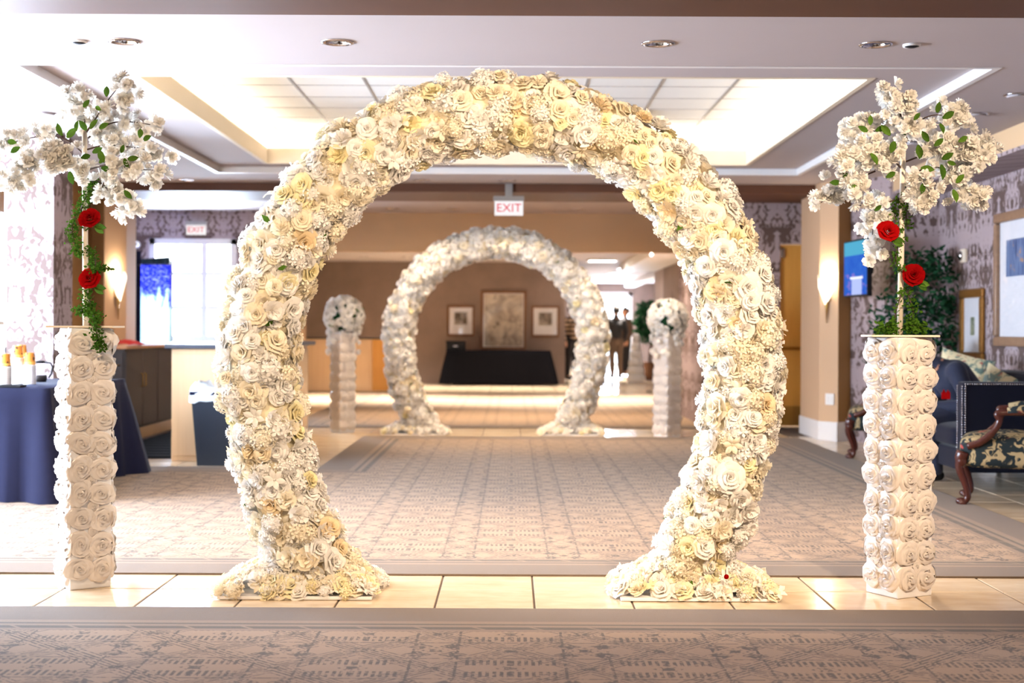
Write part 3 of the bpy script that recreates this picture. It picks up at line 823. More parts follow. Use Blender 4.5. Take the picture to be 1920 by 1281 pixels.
def pedestal(label, loc, rz, h=1.16, sd=.20, seed=1, plate=True):
    r = random.Random(seed); t = thing('rosette_pedestal', label, 'pedestal', loc, rz, 'white rosette pedestals')
    MB().box(-sd / 2, sd / 2, -sd / 2, sd / 2, 0, h, .006).build('column', M['satinw'], t)
    rows = 10; ph = (h - .035) / rows
    for face in range(4):
        q = Matrix.Rotation(face * PI / 2, 4, 'Z')
        for i in range(rows):
            for j in (-1, 1):
                p = Vector((j * sd * .25 + r.uniform(-.006, .006), -sd / 2 - .0, .03 + (i + .5) * ph + r.uniform(-.006, .006)))
                m = q @ Matrix.Translation(p) @ Matrix.Rotation(PI / 2, 4, 'X') @ Matrix.Rotation(r.uniform(0, 6.28), 4, 'Z') @ Matrix.Diagonal((.103 * sd / .185 * r.uniform(.98, 1.05), .126, .066, 1))
                link('rosette', r.choice(ROS), t, M=m)
            if i < rows - 1:
                p = Vector((r.uniform(-.01, .01), -sd / 2 - .002, .03 + (i + 1) * ph)); m = q @ Matrix.Translation(p) @ Matrix.Rotation(PI / 2, 4, 'X') @ Matrix.Diagonal((.046, .046, .03, 1))
                link('small_rosette', r.choice(ROS), t, M=m)
    return t
pl = pedestal('white satin rosette pedestal on the tile strip left of the front arch', (-1.93, 6.44, 0), math.radians(33), 1.165, .185, 1)
pr = pedestal('white satin rosette pedestal on the tile strip right of the front arch', (1.726, 6.33, 0), math.radians(28), 1.14, .20, 2)
prl = pedestal('white satin rosette pedestal under a flower ball left of the rear arch', (-1.9, 16.0, 0), math.radians(40), 1.12, .19, 3)
prr = pedestal('white satin rosette pedestal under a flower ball right of the rear arch', (1.70, 15.55, 0), math.radians(38), 1.1, .205, 4)

leaf_g = MB(); patch(leaf_g, 4, lambda u, v: (u * .26 * math.sin(PI * min(1, v * .93 + .07)) ** .8, v, .12 * math.sin(v * 3) + .07 * u * u))
leaf_me = leaf_g.data('leaf', M['green'], True); dleaf_me = leaf_g.data('leaf', M['dkgreen'], True)
def blossom_tree(label, base, ptop, branches, leaves, roses, vine, seed):
    """dowel with twigs of double blossom, a vine and two red roses; pixel lists give where each twig runs"""
    r = random.Random(seed); t = thing('blossom_tree', label, 'flower arrangement', base)
    B = Vector(base); D = B.y
    def L(x, y, dd=0.0): return P(x, y, D + dd) - B
    MB().box(-.15, .15, -.10, .10, 0, .009, .002).build('top_board', M['dowel'], t)
    top = L(*ptop)
    MB().tube([(0, 0, .005), top * .5 + Vector((0, 0, 0)), top], [.0135, .0125, .0115], 10).build('pole', M['dowel'], t, True)
    for path, spots, dd in branches:
        pts = [L(x, y, dd * i / max(1, len(path) - 1)) for i, (x, y) in enumerate(path)]
        pts = catmull(pts, 5)
        br = MB().tube(pts, [.0045 - .0028 * i / len(pts) for i in range(len(pts))], 6).build('branch', M['bark'], t, True)
        for (x, y, n) in spots:
            c = L(x, y, dd * .8)
            for k in range(n + 2):
                o = Vector((r.gauss(0, .022), r.gauss(0, .03), r.gauss(0, .022))); p = c + o
                nn = (o.normalized() + Vector((0, -.5, .25)))
                link('blossom', fmesh('blossom', r.randrange(3), 'pb'), t, M=frame_of(p, nn, r.uniform(.050, .068), r, .5))
    for (x, y, ang, s) in leaves:
        m = Matrix.Translation(L(x, y, r.uniform(-.20, -.10))) @ Matrix.Rotation(r.uniform(-.5, .5), 4, 'Z') @ Matrix.Rotation(math.radians(ang), 4, 'Y') @ Matrix.Rotation(PI / 2 + r.uniform(-.5, .4), 4, 'X') @ Matrix.Scale(s, 4)
        link('leaf', leaf_me, t, M=m)
    vs_ = MB(); st = MB()
    for path, wd, dens in vine:
        pts = catmull([L(x, y, dd) for x, y, dd in path], 10)
        st.tube(pts, .003, 5)
        for p in pts:
            for k in range(max(2, dens * 5 // 8)):
                o = Vector((r.gauss(0, wd), r.gauss(0, wd), r.gauss(0, wd * .8)))
                m = Matrix.Translation(p + o) @ Euler((r.uniform(0, 6), r.uniform(0, 6), r.uniform(0, 6))).to_matrix().to_4x4() @ Matrix.Scale(r.uniform(.012, .024), 4)
                vs_.add([m @ Vector(q) for q in ((0, 0, 0), (.3, .5, .08), (0, 1, 0), (-.3, .5, .08))], [(0, 1, 2), (0, 2, 3)])
    st.build('vine_stem', M['bark'], t)
    o = vs_.build('vine_leaves', M['vine'], t); o['kind'] = 'stuff'
    for (x, y) in roses:
        n = Vector((r.uniform(-.2, .2), -1, .35)); c = L(x, y, -.05)
        ro = link('red_rose', fmesh('rose', 2, 'red'), t, M=frame_of(c, n, .074, r, .15)); ro['label'] = 'red rose'
        for k in range(2): link('leaf', leaf_me, t, M=Matrix.Translation(c + Vector((.02, .015, -.035))) @ Matrix.Rotation(math.radians(100 + 30 * k), 4, 'Y') @ Matrix.Rotation(PI / 2, 4, 'X') @ Matrix.Scale(.055, 4))
        MB().tube([L(x, y + 18, -.04), L((x + ptop[0]) / 2, y + 22, -.02), L(ptop[0], y + 26, 0)], .003, 5).build('rose_stem', M['vine'], t)
    return t
btl = blossom_tree('white blossom branches with two red roses on the left pedestal', (-1.93, 6.44, 1.167), (157, 248), [
    (((158, 260), (155, 215), (142, 182)), ((140, 185, 5), (135, 205, 5), (150, 215, 4), (150, 180, 4), (168, 218, 4)), .05),
    (((160, 252), (185, 215), (200, 192), (225, 160)), ((232, 158, 5), (226, 180, 5), (236, 170, 3), (222, 193, 2), (198, 208, 4)), -.1),
    (((164, 262), (205, 235), (245, 232), (288, 238)), ((195, 225, 5), (202, 240, 5), (232, 230, 4), (246, 246, 3), (262, 228, 3), (282, 238, 4)), .1),
    (((155, 292), (120, 265), (70, 260), (0, 278)), ((102, 258, 4), (80, 262, 4), (55, 258, 5), (38, 270, 4), (8, 272, 5), (-6, 290, 4)), .12),
    (((155, 312), (120, 300), (70, 300), (15, 340)), ((135, 296, 5), (115, 290, 5), (95, 285, 5), (75, 288, 5), (90, 310, 5), (115, 315, 4), (60, 303, 5), (40, 300, 4), (50, 320, 4), (25, 332, 4), (14, 342, 4), (35, 345, 3)), -.18),
    (((162, 284), (200, 275), (250, 280), (305, 290)), ((180, 262, 4), (192, 268, 3), (228, 268, 5), (240, 278, 5), (212, 290, 5), (262, 288, 5), (285, 290, 4), (305, 292, 4)), .05),
    (((163, 322), (205, 312), (250, 320), (300, 322)), ((222, 305, 5), (235, 318, 5), (252, 312, 4), (262, 325, 5), (275, 335, 5), (295, 326, 3), (220, 328, 3), (150, 320, 4), (165, 332, 3)), -.15),
    (((162, 340), (185, 345), (210, 368), (240, 396)), ((182, 352, 5), (195, 358, 4), (222, 350, 4), (215, 372, 5), (226, 392, 5), (245, 378, 4), (246, 397, 4)), -.1)],
    [(198, 185, 0, .05), (155, 205, 40, .045), (116, 258, -20, .06), (124, 262, 40, .06), (30, 272, -80, .05), (36, 280, -120, .05), (142, 250, 10, .05), (160, 248, -40, .055), (168, 246, 35, .055), (185, 245, 60, .05), (185, 285, 160, .06), (172, 290, 60, .05), (226, 290, 20, .04), (232, 300, 150, .05), (238, 302, 80, .05), (260, 262, 10, .05), (268, 266, 70, .05), (150, 300, 70, .05), (130, 325, 170, .06), (185, 310, 40, .05), (188, 318, 100, .06), (232, 360, 140, .05), (120, 285, 150, .05), (188, 210, -60, .04)],
    [(167, 412), (167, 526)],
    [(((160, 335, 0), (175, 350, -.04), (158, 375, -.05), (150, 400, 0)), .016, 16), (((150, 395, .02), (135, 425, -.03), (138, 455, -.04), (148, 482, 0)), .014, 16), (((162, 470, 0), (178, 490, -.04), (176, 515, -.05)), .014, 14), (((176, 512, -.03), (190, 506, -.05), (205, 508, -.05)), .008, 9), (((160, 548, 0), (168, 570, -.05), (165, 590, -.06)), .012, 14), (((145, 585, 0), (170, 590, -.08), (178, 605, -.14), (182, 640, -.16), (188, 655, -.16)), .014, 18)], 5)
btr = blossom_tree('white blossom branches with two red roses on the right pedestal', (1.726, 6.33, 1.142), (1692, 268), [
    (((1692, 272), (1690, 220), (1665, 180)), ((1662, 168, 5), (1675, 180, 5), (1684, 195, 5), (1698, 208, 5), (1688, 218, 4), (1665, 215, 4), (1712, 228, 4), (1700, 190, 3), (1655, 182, 3), (1690, 240, 4)), -.1),
    (((1695, 262), (1720, 226), (1755, 212), (1805, 222)), ((1762, 200, 4), (1780, 203, 4), (1798, 208, 4), (1812, 222, 4), (1786, 234, 4), (1735, 236, 4), (1722, 244, 3), (1805, 238, 3)), .1),
    (((1688, 268), (1655, 246), (1590, 238)), ((1586, 232, 5), (1598, 252, 5), (1612, 226, 4), (1625, 232, 4), (1648, 234, 4), (1630, 222, 4)), .08),
    (((1688, 312), (1660, 285), (1620, 285), (1578, 330)), ((1600, 270, 5), (1618, 285, 5), (1640, 266, 4), (1645, 290, 5), (1660, 296, 5), (1665, 312, 5), (1645, 315, 4), (1620, 308, 5), (1605, 298, 4), (1578, 292, 4), (1580, 312, 4), (1595, 330, 5), (1608, 345, 5), (1598, 362, 4), (1618, 352, 4), (1680, 272, 4)), -.15),
    (((1640, 318), (1600, 335), (1560, 358), (1538, 378)), ((1555, 352, 3), (1548, 368, 5), (1562, 362, 4), (1538, 376, 4), (1575, 358, 3)), .05),
    (((1697, 300), (1740, 285), (1790, 280), (1845, 290)), ((1728, 280, 5), (1738, 272, 4), (1772, 258, 5), (1766, 276, 5), (1785, 282, 5), (1800, 295, 5), (1815, 272, 4), (1825, 265, 4), (1832, 284, 4), (1846, 278, 4), (1832, 298, 4), (1755, 285, 4)), -.12),
    (((1697, 335), (1740, 310), (1790, 325), (1822, 378)), ((1795, 312, 5), (1802, 330, 5), (1812, 345, 4), (1775, 346, 4), (1800, 362, 4), (1815, 368, 4), (1832, 358, 4), (1822, 382, 4), (1834, 374, 3), (1780, 325, 4)), -.05),
    (((1697, 350), (1720, 340), (1745, 330)), ((1722, 352, 5), (1732, 342, 4), (1728, 368, 5), (1715, 328, 4), (1735, 358, 4), (1720, 376, 3)), -.16),
    (((1690, 370), (1660, 378), (1640, 400), (1635, 440)), ((1636, 372, 4), (1645, 385, 4), (1652, 402, 5), (1636, 402, 4), (1620, 418, 4), (1638, 428, 4), (1648, 446, 4), (1632, 460, 4), (1650, 468, 3)), .1)],
    [(1630, 232, 0, .045), (1625, 244, -60, .05), (1640, 243, 70, .05), (1668, 250, -40, .06), (1690, 252, 30, .05), (1712, 222, 40, .04), (1755, 208, 10, .05), (1765, 218, 60, .06), (1760, 228, 170, .05), (1675, 262, 200, .06), (1720, 268, 170, .06), (1740, 262, -30, .055), (1750, 270, 50, .05), (1765, 295, 60, .055), (1762, 305, 180, .07), (1775, 300, 110, .04), (1630, 285, 160, .06), (1725, 312, 100, .06), (1730, 340, 190, .05), (1582, 332, 0, .04), (1575, 340, -90, .05), (1590, 345, 110, .045), (1660, 330, 60, .05), (1785, 352, 170, .06), (1792, 340, 40, .05), (1795, 262, 60, .05), (1722, 295, 0, .05), (1638, 392, 50, .04)],
    [(1665, 430), (1713, 512)],
    [(((1696, 352, 0), (1706, 370, -.03), (1698, 390, -.03), (1700, 425, 0)), .010, 10), (((1682, 370, 0), (1676, 400, .02), (1684, 430, -.03)), .012, 10), (((1690, 440, 0), (1680, 470, -.03), (1684, 500, -.03), (1704, 515, 0)), .012, 9), (((1698, 535, 0), (1706, 560, -.03), (1712, 580, -.03), (1706, 600, -.02)), .014, 10), (((1650, 615, 0), (1665, 610, -.06), (1680, 618, -.04)), .016, 22), (((1698, 612, 0), (1715, 608, -.06), (1730, 615, -.04)), .016, 22), (((1692, 540, -.02), (1680, 580, -.03), (1678, 600, -.03)), .005, 3)], 6)

def bouquet(label, base, rad, seed):
    r = random.Random(seed); t = thing('flower_ball', label, 'bouquet', base); c = Vector((0, 0, rad * .78))
    MB().ball(c, rad * .66, 14, 10).build('foliage_core', M['dkgreen'], t, True)
    n = 90
    for i in range(n):
        z = 1 - 1.72 * (i + .5) / n; ph = i * 2.39996; s = math.sqrt(max(0, 1 - z * z)); nn = Vector((s * math.cos(ph), s * math.sin(ph), z))
        if r.random() < .2: continue
        k = r.choice(('rose', 'rose', 'carnation', 'hydrangea'))
        link(k, fmesh(k, r.randrange(2), 'pw'), t, M=frame_of(c + nn * rad * .84, nn, r.uniform(.085, .115), r, .2))
    for i in range(26):
        nn = Vector((r.gauss(0, 1), r.gauss(0, 1), r.gauss(0, .8))).normalized()
        link('leaf', leaf_me, t, M=frame_of(c + nn * rad * .82, nn, r.uniform(.06, .1), r, .9))
    for i in range(26):
        a = r.uniform(0, 6.28); link('hydrangea', fmesh('hydrangea', r.randrange(3), 'pw'), t, M=frame_of(Vector((math.cos(a) * rad * .72, math.sin(a) * rad * .72, r.uniform(-.22, .06))), Vector((math.cos(a), math.sin(a), -.2)), r.uniform(.06, .09), r))
    return t
bouquet('round ball of white roses on the pedestal left of the rear arch', (-1.89, 16.0, 1.12), .24, 3)
bouquet('round ball of white hydrangea on the pedestal right of the rear arch', (1.70, 15.55, 1.10), .235, 4)

# ------------------------------------------------------------------ draped tables
def drape_mesh(x0, x1, y0, y1, z, zb, amp, seed, folds, flare=.10):
    r = random.Random(seed); mb = MB(); per = []
    cr = .03
    def side(ax, ay, bx, by, n):
        for k in range(n): per.append((ax + (bx - ax) * k / n, ay + (by - ay) * k / n))
    n1 = max(8, int((x1 - x0) * folds)); n2 = max(8, int((y1 - y0) * folds))
    side(x0, y0, x1, y0, n1); side(x1, y0, x1, y1, n2); side(x1, y1, x0, y1, n1); side(x0, y1, x0, y0, n2)
    cx, cy = (x0 + x1) / 2, (y0 + y1) / 2; N = len(per); lv = 9; ph = [r.uniform(0, 6) for _ in range(5)]
    cor = [(x0, y0), (x1, y0), (x1, y1), (x0, y1)]
    for j in range(lv + 1):
        f = j / lv
        for k, (x, y) in enumerate(per):
            d = min(math.hypot(x - a, y - b) for a, b in cor)
            fl = flare * math.exp(-(d / .16) ** 2) + .012
            ox = (1 if x > cx else -1) if abs(abs(x - cx) - (x1 - x0) / 2) < .002 else ((x - cx) / (x1 - x0) * .6 if d < .2 else 0)
            oy = (1 if y > cy else -1) if abs(abs(y - cy) - (y1 - y0) / 2) < .002 else ((y - cy) / (y1 - y0) * .6 if d < .2 else 0)
            wv = amp * (math.sin(k * 1.25 + ph[0]) + .6 * math.sin(k * .61 + ph[1])) * f * (1.6 if d < .25 else 1)
            q = (fl * f ** .9 + wv) if f > 0 else .004
            zz = z - (z - zb) * f + (.03 * math.sin(k * .4 + ph[2]) * 0 if j else 0)
            mb.v.append((x + ox * q, y + oy * q, zz))
    for j in range(lv):
        for k in range(N):
            k2 = (k + 1) % N; mb.f.append((j * N + k2, j * N + k, (j + 1) * N + k, (j + 1) * N + k2))
    mb.f.append(tuple(range(N)))
    return mb
def folding_table(label, x0, x1, y0, y1, h):
    t = thing('folding_table', label, 'table', ((x0 + x1) / 2, (y0 + y1) / 2, .009 if y1 < 12 else 0)); a, b = (x1 - x0) / 2 - .02, (y1 - y0) / 2 - .02
    MB().box(-a, a, -b, b, h - .045, h - .006, .006).build('tabletop', M['white'], t)
    for sx in (-1, 1):
        for sy in (-1, 1): MB().tube([(sx * (a - .08), sy * (b - .08), 0), (sx * (a - .08), sy * (b - .08), h - .045)], .014, 8).build('leg', M['chrome'], t)
folding_table('long folding table under a navy cloth beside the left pedestal', -3.85, -3.08, 9.45, 11.3, .746)
tag(drape_mesh(-3.85, -3.08, 9.45, 11.3, .76, .012, .034, 4, 22, .13).build('tablecloth', M['navy'], None, True), 'navy cloth draped to the floor over the coffee table', 'tablecloth')
bt0, bt1 = P(838, 700, 29.6).x, P(1032, 700, 29.6).x
folding_table('long folding table under a black cloth before the back wall', bt0, bt1, 29.5, 30.2, .71)
tag(drape_mesh(bt0, bt1, 29.5, 30.2, .715, .03, .008, 5, 20, .16).build('tablecloth', M['blacklinen'], None, True), 'black cloth draped over the table below the framed pictures', 'tablecloth')
bx = thing('black_box', 'black box with a tilted lid standing on the black draped table', 'box', (P(855, 650, 29.8).x, 29.8, .717))
MB().box(-.2, .2, -.14, .14, 0, .17, .01).build('case', M['black'], bx); MB().box(-.21, .21, -.15, .15, .17, .2, .008).build('lid', M['black'], bx); MB().box(-.05, .05, -.16, -.14, .08, .1, .004).build('latch', M['chrome'], bx)

# cups: inverted paper cups nested into stacks
M['cup'] = NT('printed_paper_cup').m
def cup_mat():
    t = NT('printed_paper_cup'); x, y, z = t.pos()
    n = t.noise(t.vec(x * 18.0, y * 18.0, z * 14.0), 1.6, 2.0)
    c = t.mix(t.step(n, .56, .60), srgb('D98A36'), srgb('3E2418'))
    c = t.mix((z - .028).abs().lt(.008), c, srgb('F0B45A'))
    c = t.mix(z.lt(.014), c, srgb('EFEAE6'))
    return t.pbr(c, .55, 0, None, .3)
bpy.data.materials.remove(M['cup']); M['cup'] = cup_mat()
cup_me = MB().lathe([(.041, .002), (.044, 0), (.0455, .004), (.0435, .012), (.042, .0135), (.031, .098), (.029, .1), (.026, .094), (0, .094)], 20, close=False).data('cup', M['cup'], True)
ORD = ('', 'second', 'third', 'fourth', 'fifth', 'sixth', 'seventh', 'eighth', 'ninth', 'tenth', 'eleventh', 'twelfth', 'thirteenth', 'fourteenth', 'fifteenth')
for (px, D, n, nm) in ((10, 9.7, 11, 'the stack standing beside the black tray'), (33, 10.15, 15, 'the tallest stack on the navy table'), (41, 10.6, 15, 'the stack half hidden behind the tallest one'), (56, 10.15, 11, 'the stack nearest the coffee pot')):
    b = P(px, 700, D)
    for k in range(n):
        o = link('paper_cup', cup_me, None, (b.x, b.y, .7605 + .0125 * k), None); o.rotation_euler = (0, 0, R.uniform(0, 6))
        tag(o, ('orange printed paper cup on top of ' if k == n - 1 else ORD[n - 1 - k] + ' white rimmed cup from the top of ') + nm, 'cup', 'paper cups stacked on the coffee table')
ty = thing('serving_tray', 'flat black tray at the front edge of the navy coffee table', 'tray', (P(12, 736, 9.58).x, 9.58, .761))
MB().box(-.11, .11, -.06, .06, 0, .008, .003).build('base', M['black'], ty); ring(MB(), (-.115, .115, -.065, .065), (-.105, .105, -.055, .055), .004, .018).build('rim', M['black'], ty)
cf = thing('coffee_pot', 'glass coffee pot with a black handle behind the cup stacks', 'coffee pot', (P(74, 720, 10.6).x, 10.6, .761))
MB().lathe([(.05, 0), (.062, .02), (.06, .08), (.042, .12), (.045, .14)], 20, close=False).build('glass_body', M['pane'], cf, True)
MB().lathe([(.046, .138), (.048, .15), (.03, .158), (0, .16)], 20, close=False).build('lid', M['black'], cf, True)
MB().tube([(.045, 0, .145), (.085, 0, .14), (.098, 0, .11), (.09, 0, .06), (.07, 0, .03)], .008, 8).build('handle', M['black'], cf, True)
MB().lathe([(.05, .001), (.058, .02), (.056, .05)], 20).build('coffee', M['darkwood'], cf, True)

# ------------------------------------------------------------------ bar
bar = thing('bar_counter', 'pale maple bar counter with a slate top behind the left arch leg', 'counter', (-2.62, 14.1, 0))
MB().box(-.354, .35, -1.67, 1.7, 0, .985, .006).build('body', M['maple'], bar)
MB().box(-.40, .43, -1.74, 1.76, .985, 1.025, .008).build('worktop', M['counter'], bar)
for k in range(4): MB().box(.351, .36, -1.6 + k * .83, -.82 + k * .83, .08, .94, .004).build('panel', M['maple'], bar)
MB().box(-.34, .335, -1.678, -1.67, .05, .94, .003).build('end_panel', M['maple'], bar)
cab_spec = ((14.3, 15.6), (15.6, 16.9), (16.9, 18.2))
for k, (y0, y1) in enumerate(cab_spec):
    t = thing('bar_cabinet', ('nearest', 'middle', 'farthest')[k] + ' dark wood base cabinet with brass handles along the bar wall', 'cabinet', (-4.06, (y0 + y1) / 2, 0), group='dark base cabinets of the bar')
    hl = (y1 - y0) / 2
    MB().box(-.18, .165, -hl + .002, hl - .002, .12, .95, .004).build('body', M['darkwood'], t)
    MB().box(-.17, .15, -hl + .002, hl - .002, 0, .12).build('plinth', M['maple'], t)
    for j in (-1, 1):
        d = MB().box(.166, .18, (-hl + .01 if j < 0 else .006), (-.006 if j < 0 else hl - .01), .14, .92, .004).build('door', M['darkwood'], t)
        MB().tube([(.18, j * .06, .55), (.2, j * .06, .56), (.2, j * .06, .68), (.18, j * .06, .69)], .006, 6).build('handle', M['brass'], d)
    if k == 0:
        for j, (a, b) in enumerate(((.66, .92), (.40, .64), (.15, .38))):
            d = MB().box(-.17, .15, -hl - .012, -hl + .002, a, b, .004).build('drawer', M['darkwood'], t)
            MB().tube([(.02, -hl - .012, (a + b) / 2), (.02, -hl - .03, (a + b) / 2), (.12, -hl - .03, (a + b) / 2), (.12, -hl - .012, (a + b) / 2)], .006, 6).build('handle', M['brass'], d)
tag(MB().box(-4.25, -3.86, 14.26, 18.25, .95, .985, .006).build('worktop', M['oak']), 'honey coloured wooden worktop over the dark bar cabinets', 'worktop')
cl = MB(); r5 = random.Random(9)
nn = 14
cl.v = [(-.2 + .4 * i / nn, -.13 + .26 * j / nn, .005 + .045 * max(0, 1 - ((i / nn - .5) ** 2 + (j / nn - .5) ** 2) * 3.6) + r5.uniform(-.006, .008)) for j in range(nn + 1) for i in range(nn + 1)]
cl.f = [(j * (nn + 1) + i, j * (nn + 1) + i + 1, (j + 1) * (nn + 1) + i + 1, (j + 1) * (nn + 1) + i) for j in range(nn) for i in range(nn)]
tag(cl.build('cloth', plain('red_cloth', srgb('C1201E'), .8, var=.15), None, True, loc=(-4.02, 14.75, .99)), 'crumpled red cloth lying on the bar worktop', 'cloth')
mt = thing('floor_mat', 'black rubber floor mat in the aisle of the bar', 'mat', (-3.42, 14.6, -.003))
M['rubber'] = plain('black_rubber', srgb('17171A'), .95, spec=.03)
MB().box(-.40, .40, -1.9, 2.2, 0, .012, .004).build('base', M['rubber'], mt)
for k in range(14): MB().box(-.36, .36, -1.85 + k * .29, -1.75 + k * .29, .012, .017, .002).build('ridge', M['rubber'], mt)
tb = thing('trash_bin', 'tall navy trash bin with a white liner before the bar', 'bin', (P(412, 800, 12.2).x, 12.15, 0))
tp = MB(); z0, z1, a0, a1, b0, b1 = 0, .62, .155, .20, .11, .15
tp.add([(-a0, -b0, z0), (a0, -b0, z0), (a0, b0, z0), (-a0, b0, z0), (-a1, -b1, z1), (a1, -b1, z1), (a1, b1, z1), (-a1, b1, z1), (-a1 + .012, -b1 + .012, z1), (a1 - .012, -b1 + .012, z1), (a1 - .012, b1 - .012, z1), (-a1 + .012, b1 - .012, z1), (-a0 + .01, -b0 + .01, .02), (a0 - .01, -b0 + .01, .02), (a0 - .01, b0 - .01, .02), (-a0 + .01, b0 - .01, .02)],
       [(3, 2, 1, 0)] + [(k, (k + 1) % 4, 4 + (k + 1) % 4, 4 + k) for k in range(4)] + [(4 + k, 4 + (k + 1) % 4, 8 + (k + 1) % 4, 8 + k) for k in range(4)] + [(8 + k, 8 + (k + 1) % 4, 12 + (k + 1) % 4, 12 + k) for k in range(4)] + [(12, 13, 14, 15)])
tp.build('body', plain('navy_bin_plastic', srgb('26303F'), .5), tb)
ring(MB(), (-.21, .21, -.16, .16), (-.19, .19, -.14, .14), .60, .63).build('rim', M['navy'], tb)
lb = MB(); n = 28
for j in range(5):
    for k in range(n):
        a = 2 * PI * k / n; rr = (1.07, 1.10, 1.05, .86, .6)[j]; z = (.54, .62, .655, .665 + .05 * (math.cos(a) < -.3), .64)[j] + R.uniform(-.012, .012)
        lb.v.append((max(-1, min(1, 1.3 * math.cos(a))) * .20 * rr + R.uniform(-.008, .008), max(-1, min(1, 1.3 * math.sin(a))) * .15 * rr + R.uniform(-.008, .008), z))
for j in range(4):
    for k in range(n): lb.f.append((j * n + k, j * n + (k + 1) % n, (j + 1) * n + (k + 1) % n, (j + 1) * n + k))
lb.build('liner', plain('white_liner', srgb('DDE6EE'), .35), tb, True)

# bar window hangings
def hanging(label, name, cat, x0, x1, y, z0, z1, m, seed, n=40, amp=.03, slope=0.0):
    r = random.Random(seed); mb = MB(); ph = [r.uniform(0, 6) for _ in range(3)]; rows = 10
    for dd in (0, .006):
        for j in range(rows + 1):
            for k in range(n + 1):
                u = k / n; f = j / rows
                mb.v.append((x0 + (x1 - x0) * u, y + dd + amp * math.sin(u * 24 + ph[0]) * (.4 + .6 * f) + .4 * amp * math.sin(u * 51 + ph[1] + f), z1 + slope * u - (z1 + slope * u - z0) * f))
    N = (rows + 1) * (n + 1)
    for b, flip in ((0, True), (N, False)):
        for j in range(rows):
            for k in range(n):
                q = (b + j * (n + 1) + k, b + j * (n + 1) + k + 1, b + (j + 1) * (n + 1) + k + 1, b + (j + 1) * (n + 1) + k)
                mb.f.append(tuple(reversed(q)) if flip else q)
    o = mb.build(name, m, None, True); return tag(o, label, cat)
def sequin():
    t = NT('blue_white_sequins'); x, y, z = t.pos()
    n = t.noise(t.vec(x * 9.0, 0.0, z * 2.2), 2.0, 3.0); f = t.noise(t.vec(x, y, z), 60.0, 2.0)
    h = (z - 1.0) / .9 + (n - .5) * 1.1
    c = t.mix(t.step(h, .50, .74), srgb('DFF6F6'), srgb('2435C8'))
    c = t.mix(t.step(f, .55, .62), c, srgb('F4FAFF'))
    d = t.n('BsdfDiffuse'); tr = t.n('BsdfTranslucent'); mx = t.n('MixShader'); mx.inputs[0].default_value = .55
    t.put(d.inputs[0], c); t.put(tr.inputs[0], c); t.t.links.new(d.outputs[0], mx.inputs[1]); t.t.links.new(tr.outputs[0], mx.inputs[2]); t.t.links.new(mx.outputs[0], t.out.inputs[0])
    return t.m
Dw = 18.5
zt = P(300, 500, Dw).z
xa, xm, xb = P(238, 0, Dw).x, P(262, 0, Dw).x, P(321, 0, Dw).x
ps = thing('drape_stand', 'thin grey pipe stand carrying the drapes before the bar window', 'stand', (xa, Dw, 0))
for x in (.0, xb - xa):
    MB().tube([(x, 0, 0), (x, 0, zt + .06)], .016, 8).build('upright', M['grid'], ps); MB().box(x - .12, x + .12, -.12, .12, -.001, .01, .003).build('foot_plate', M['grid'], ps)
MB().tube([(0, 0, zt), (xb - xa, 0, zt)], .013, 8).build('crossbar', M['grid'], ps)
hanging('dark navy drape hanging at the left of the bar window', 'curtain', 'curtain', xa - .01, xm + .02, Dw - .02, .02, P(250, 476, Dw).z, M['navy'], 3, 26, .02, .02)
hanging('blue and white sequin drape hanging before the bar window', 'sequin_drape', 'curtain', xm, xb, Dw - .03, .02, zt + .012, sequin(), 4, 40, .018, -.01)
hanging('short dark teal cloth above the sequin drape', 'valance', 'curtain', xm, xb - .02, Dw + .0, zt - .02, P(300, 489, Dw).z, plain('dark_teal_cloth', srgb('14303C'), .7, var=.2), 5, 30, .01, .03)
cm = thing('security_camera', 'round white security camera on wallpaper beside the bar window', 'camera', P(256, 462, 19.19))
MB().lathe([(.05, 0), (.05, .03), (.03, .045)], 16, M=Matrix.Rotation(PI / 2, 4, 'X')).build('mount', M['white'], cm, True); MB().ball((0, -.06, 0), .045, 14, 10).build('dome', M['white'], cm, True); MB().ball((.012, -.095, 0), .016, 10, 8).build('lens', M['black'], cm, True)

# ------------------------------------------------------------------ far room
dk = thing('reception_desk', 'pale wooden reception desk with a dark counter behind the rear left pedestal', 'desk', (-3.02, 26.7, 0))
MB().box(-.85, .77, -.3, .3, 0, .97, .006).build('body', M['maple'], dk)
for k in range(2): MB().box(-.83 + k * .63, -.22 + k * .63, -.315, -.3, .06, .93, .004).build('panel', M['maple'], dk)
MB().box(.43, .775, -.312, -.29, .02, .96, .004).build('side_panel', M['golddoor'], dk)
MB().box(-.9, .82, -.36, .34, .97, 1.0, .006).build('worktop', M['darkwood'], dk)
def framed(label, loc, rz, wd, ht, fm, art, fw, mw, depth=.035):
    t = thing('framed_picture', label, 'picture', loc, rz, 'framed pictures'); a, b = wd / 2, ht / 2
    for nm, bxs in (('frame_rail', ((-a, a, b - fw, b), (-a, a, -b, -b + fw))), ('frame_stile', ((-a, -a + fw, -b + fw, b - fw), (a - fw, a, -b + fw, b - fw)))):
        for (x0, x1, z0, z1) in bxs: MB().box(x0, x1, -depth, -.002, z0, z1, fw * .22).build(nm, fm, t)
    MB().box(-a + fw * .9, a - fw * .9, -.012, -.003, -b + fw * .9, b - fw * .9).build('mount_board', M['mountw'], t)
    MB().box(-a + fw + mw[0], a - fw - mw[1], -.0145, -.012, -b + fw + mw[2], b - fw - mw[3]).build('print', art, t)
    MB().box(-a + fw * .8, a - fw * .8, -.019, -.017, -b + fw * .8, b - fw * .8).build('glass', M['pane'], t)
    return t
M['mountw'] = plain('mount_board', srgb('E4E2E6'), .7, var=.02)
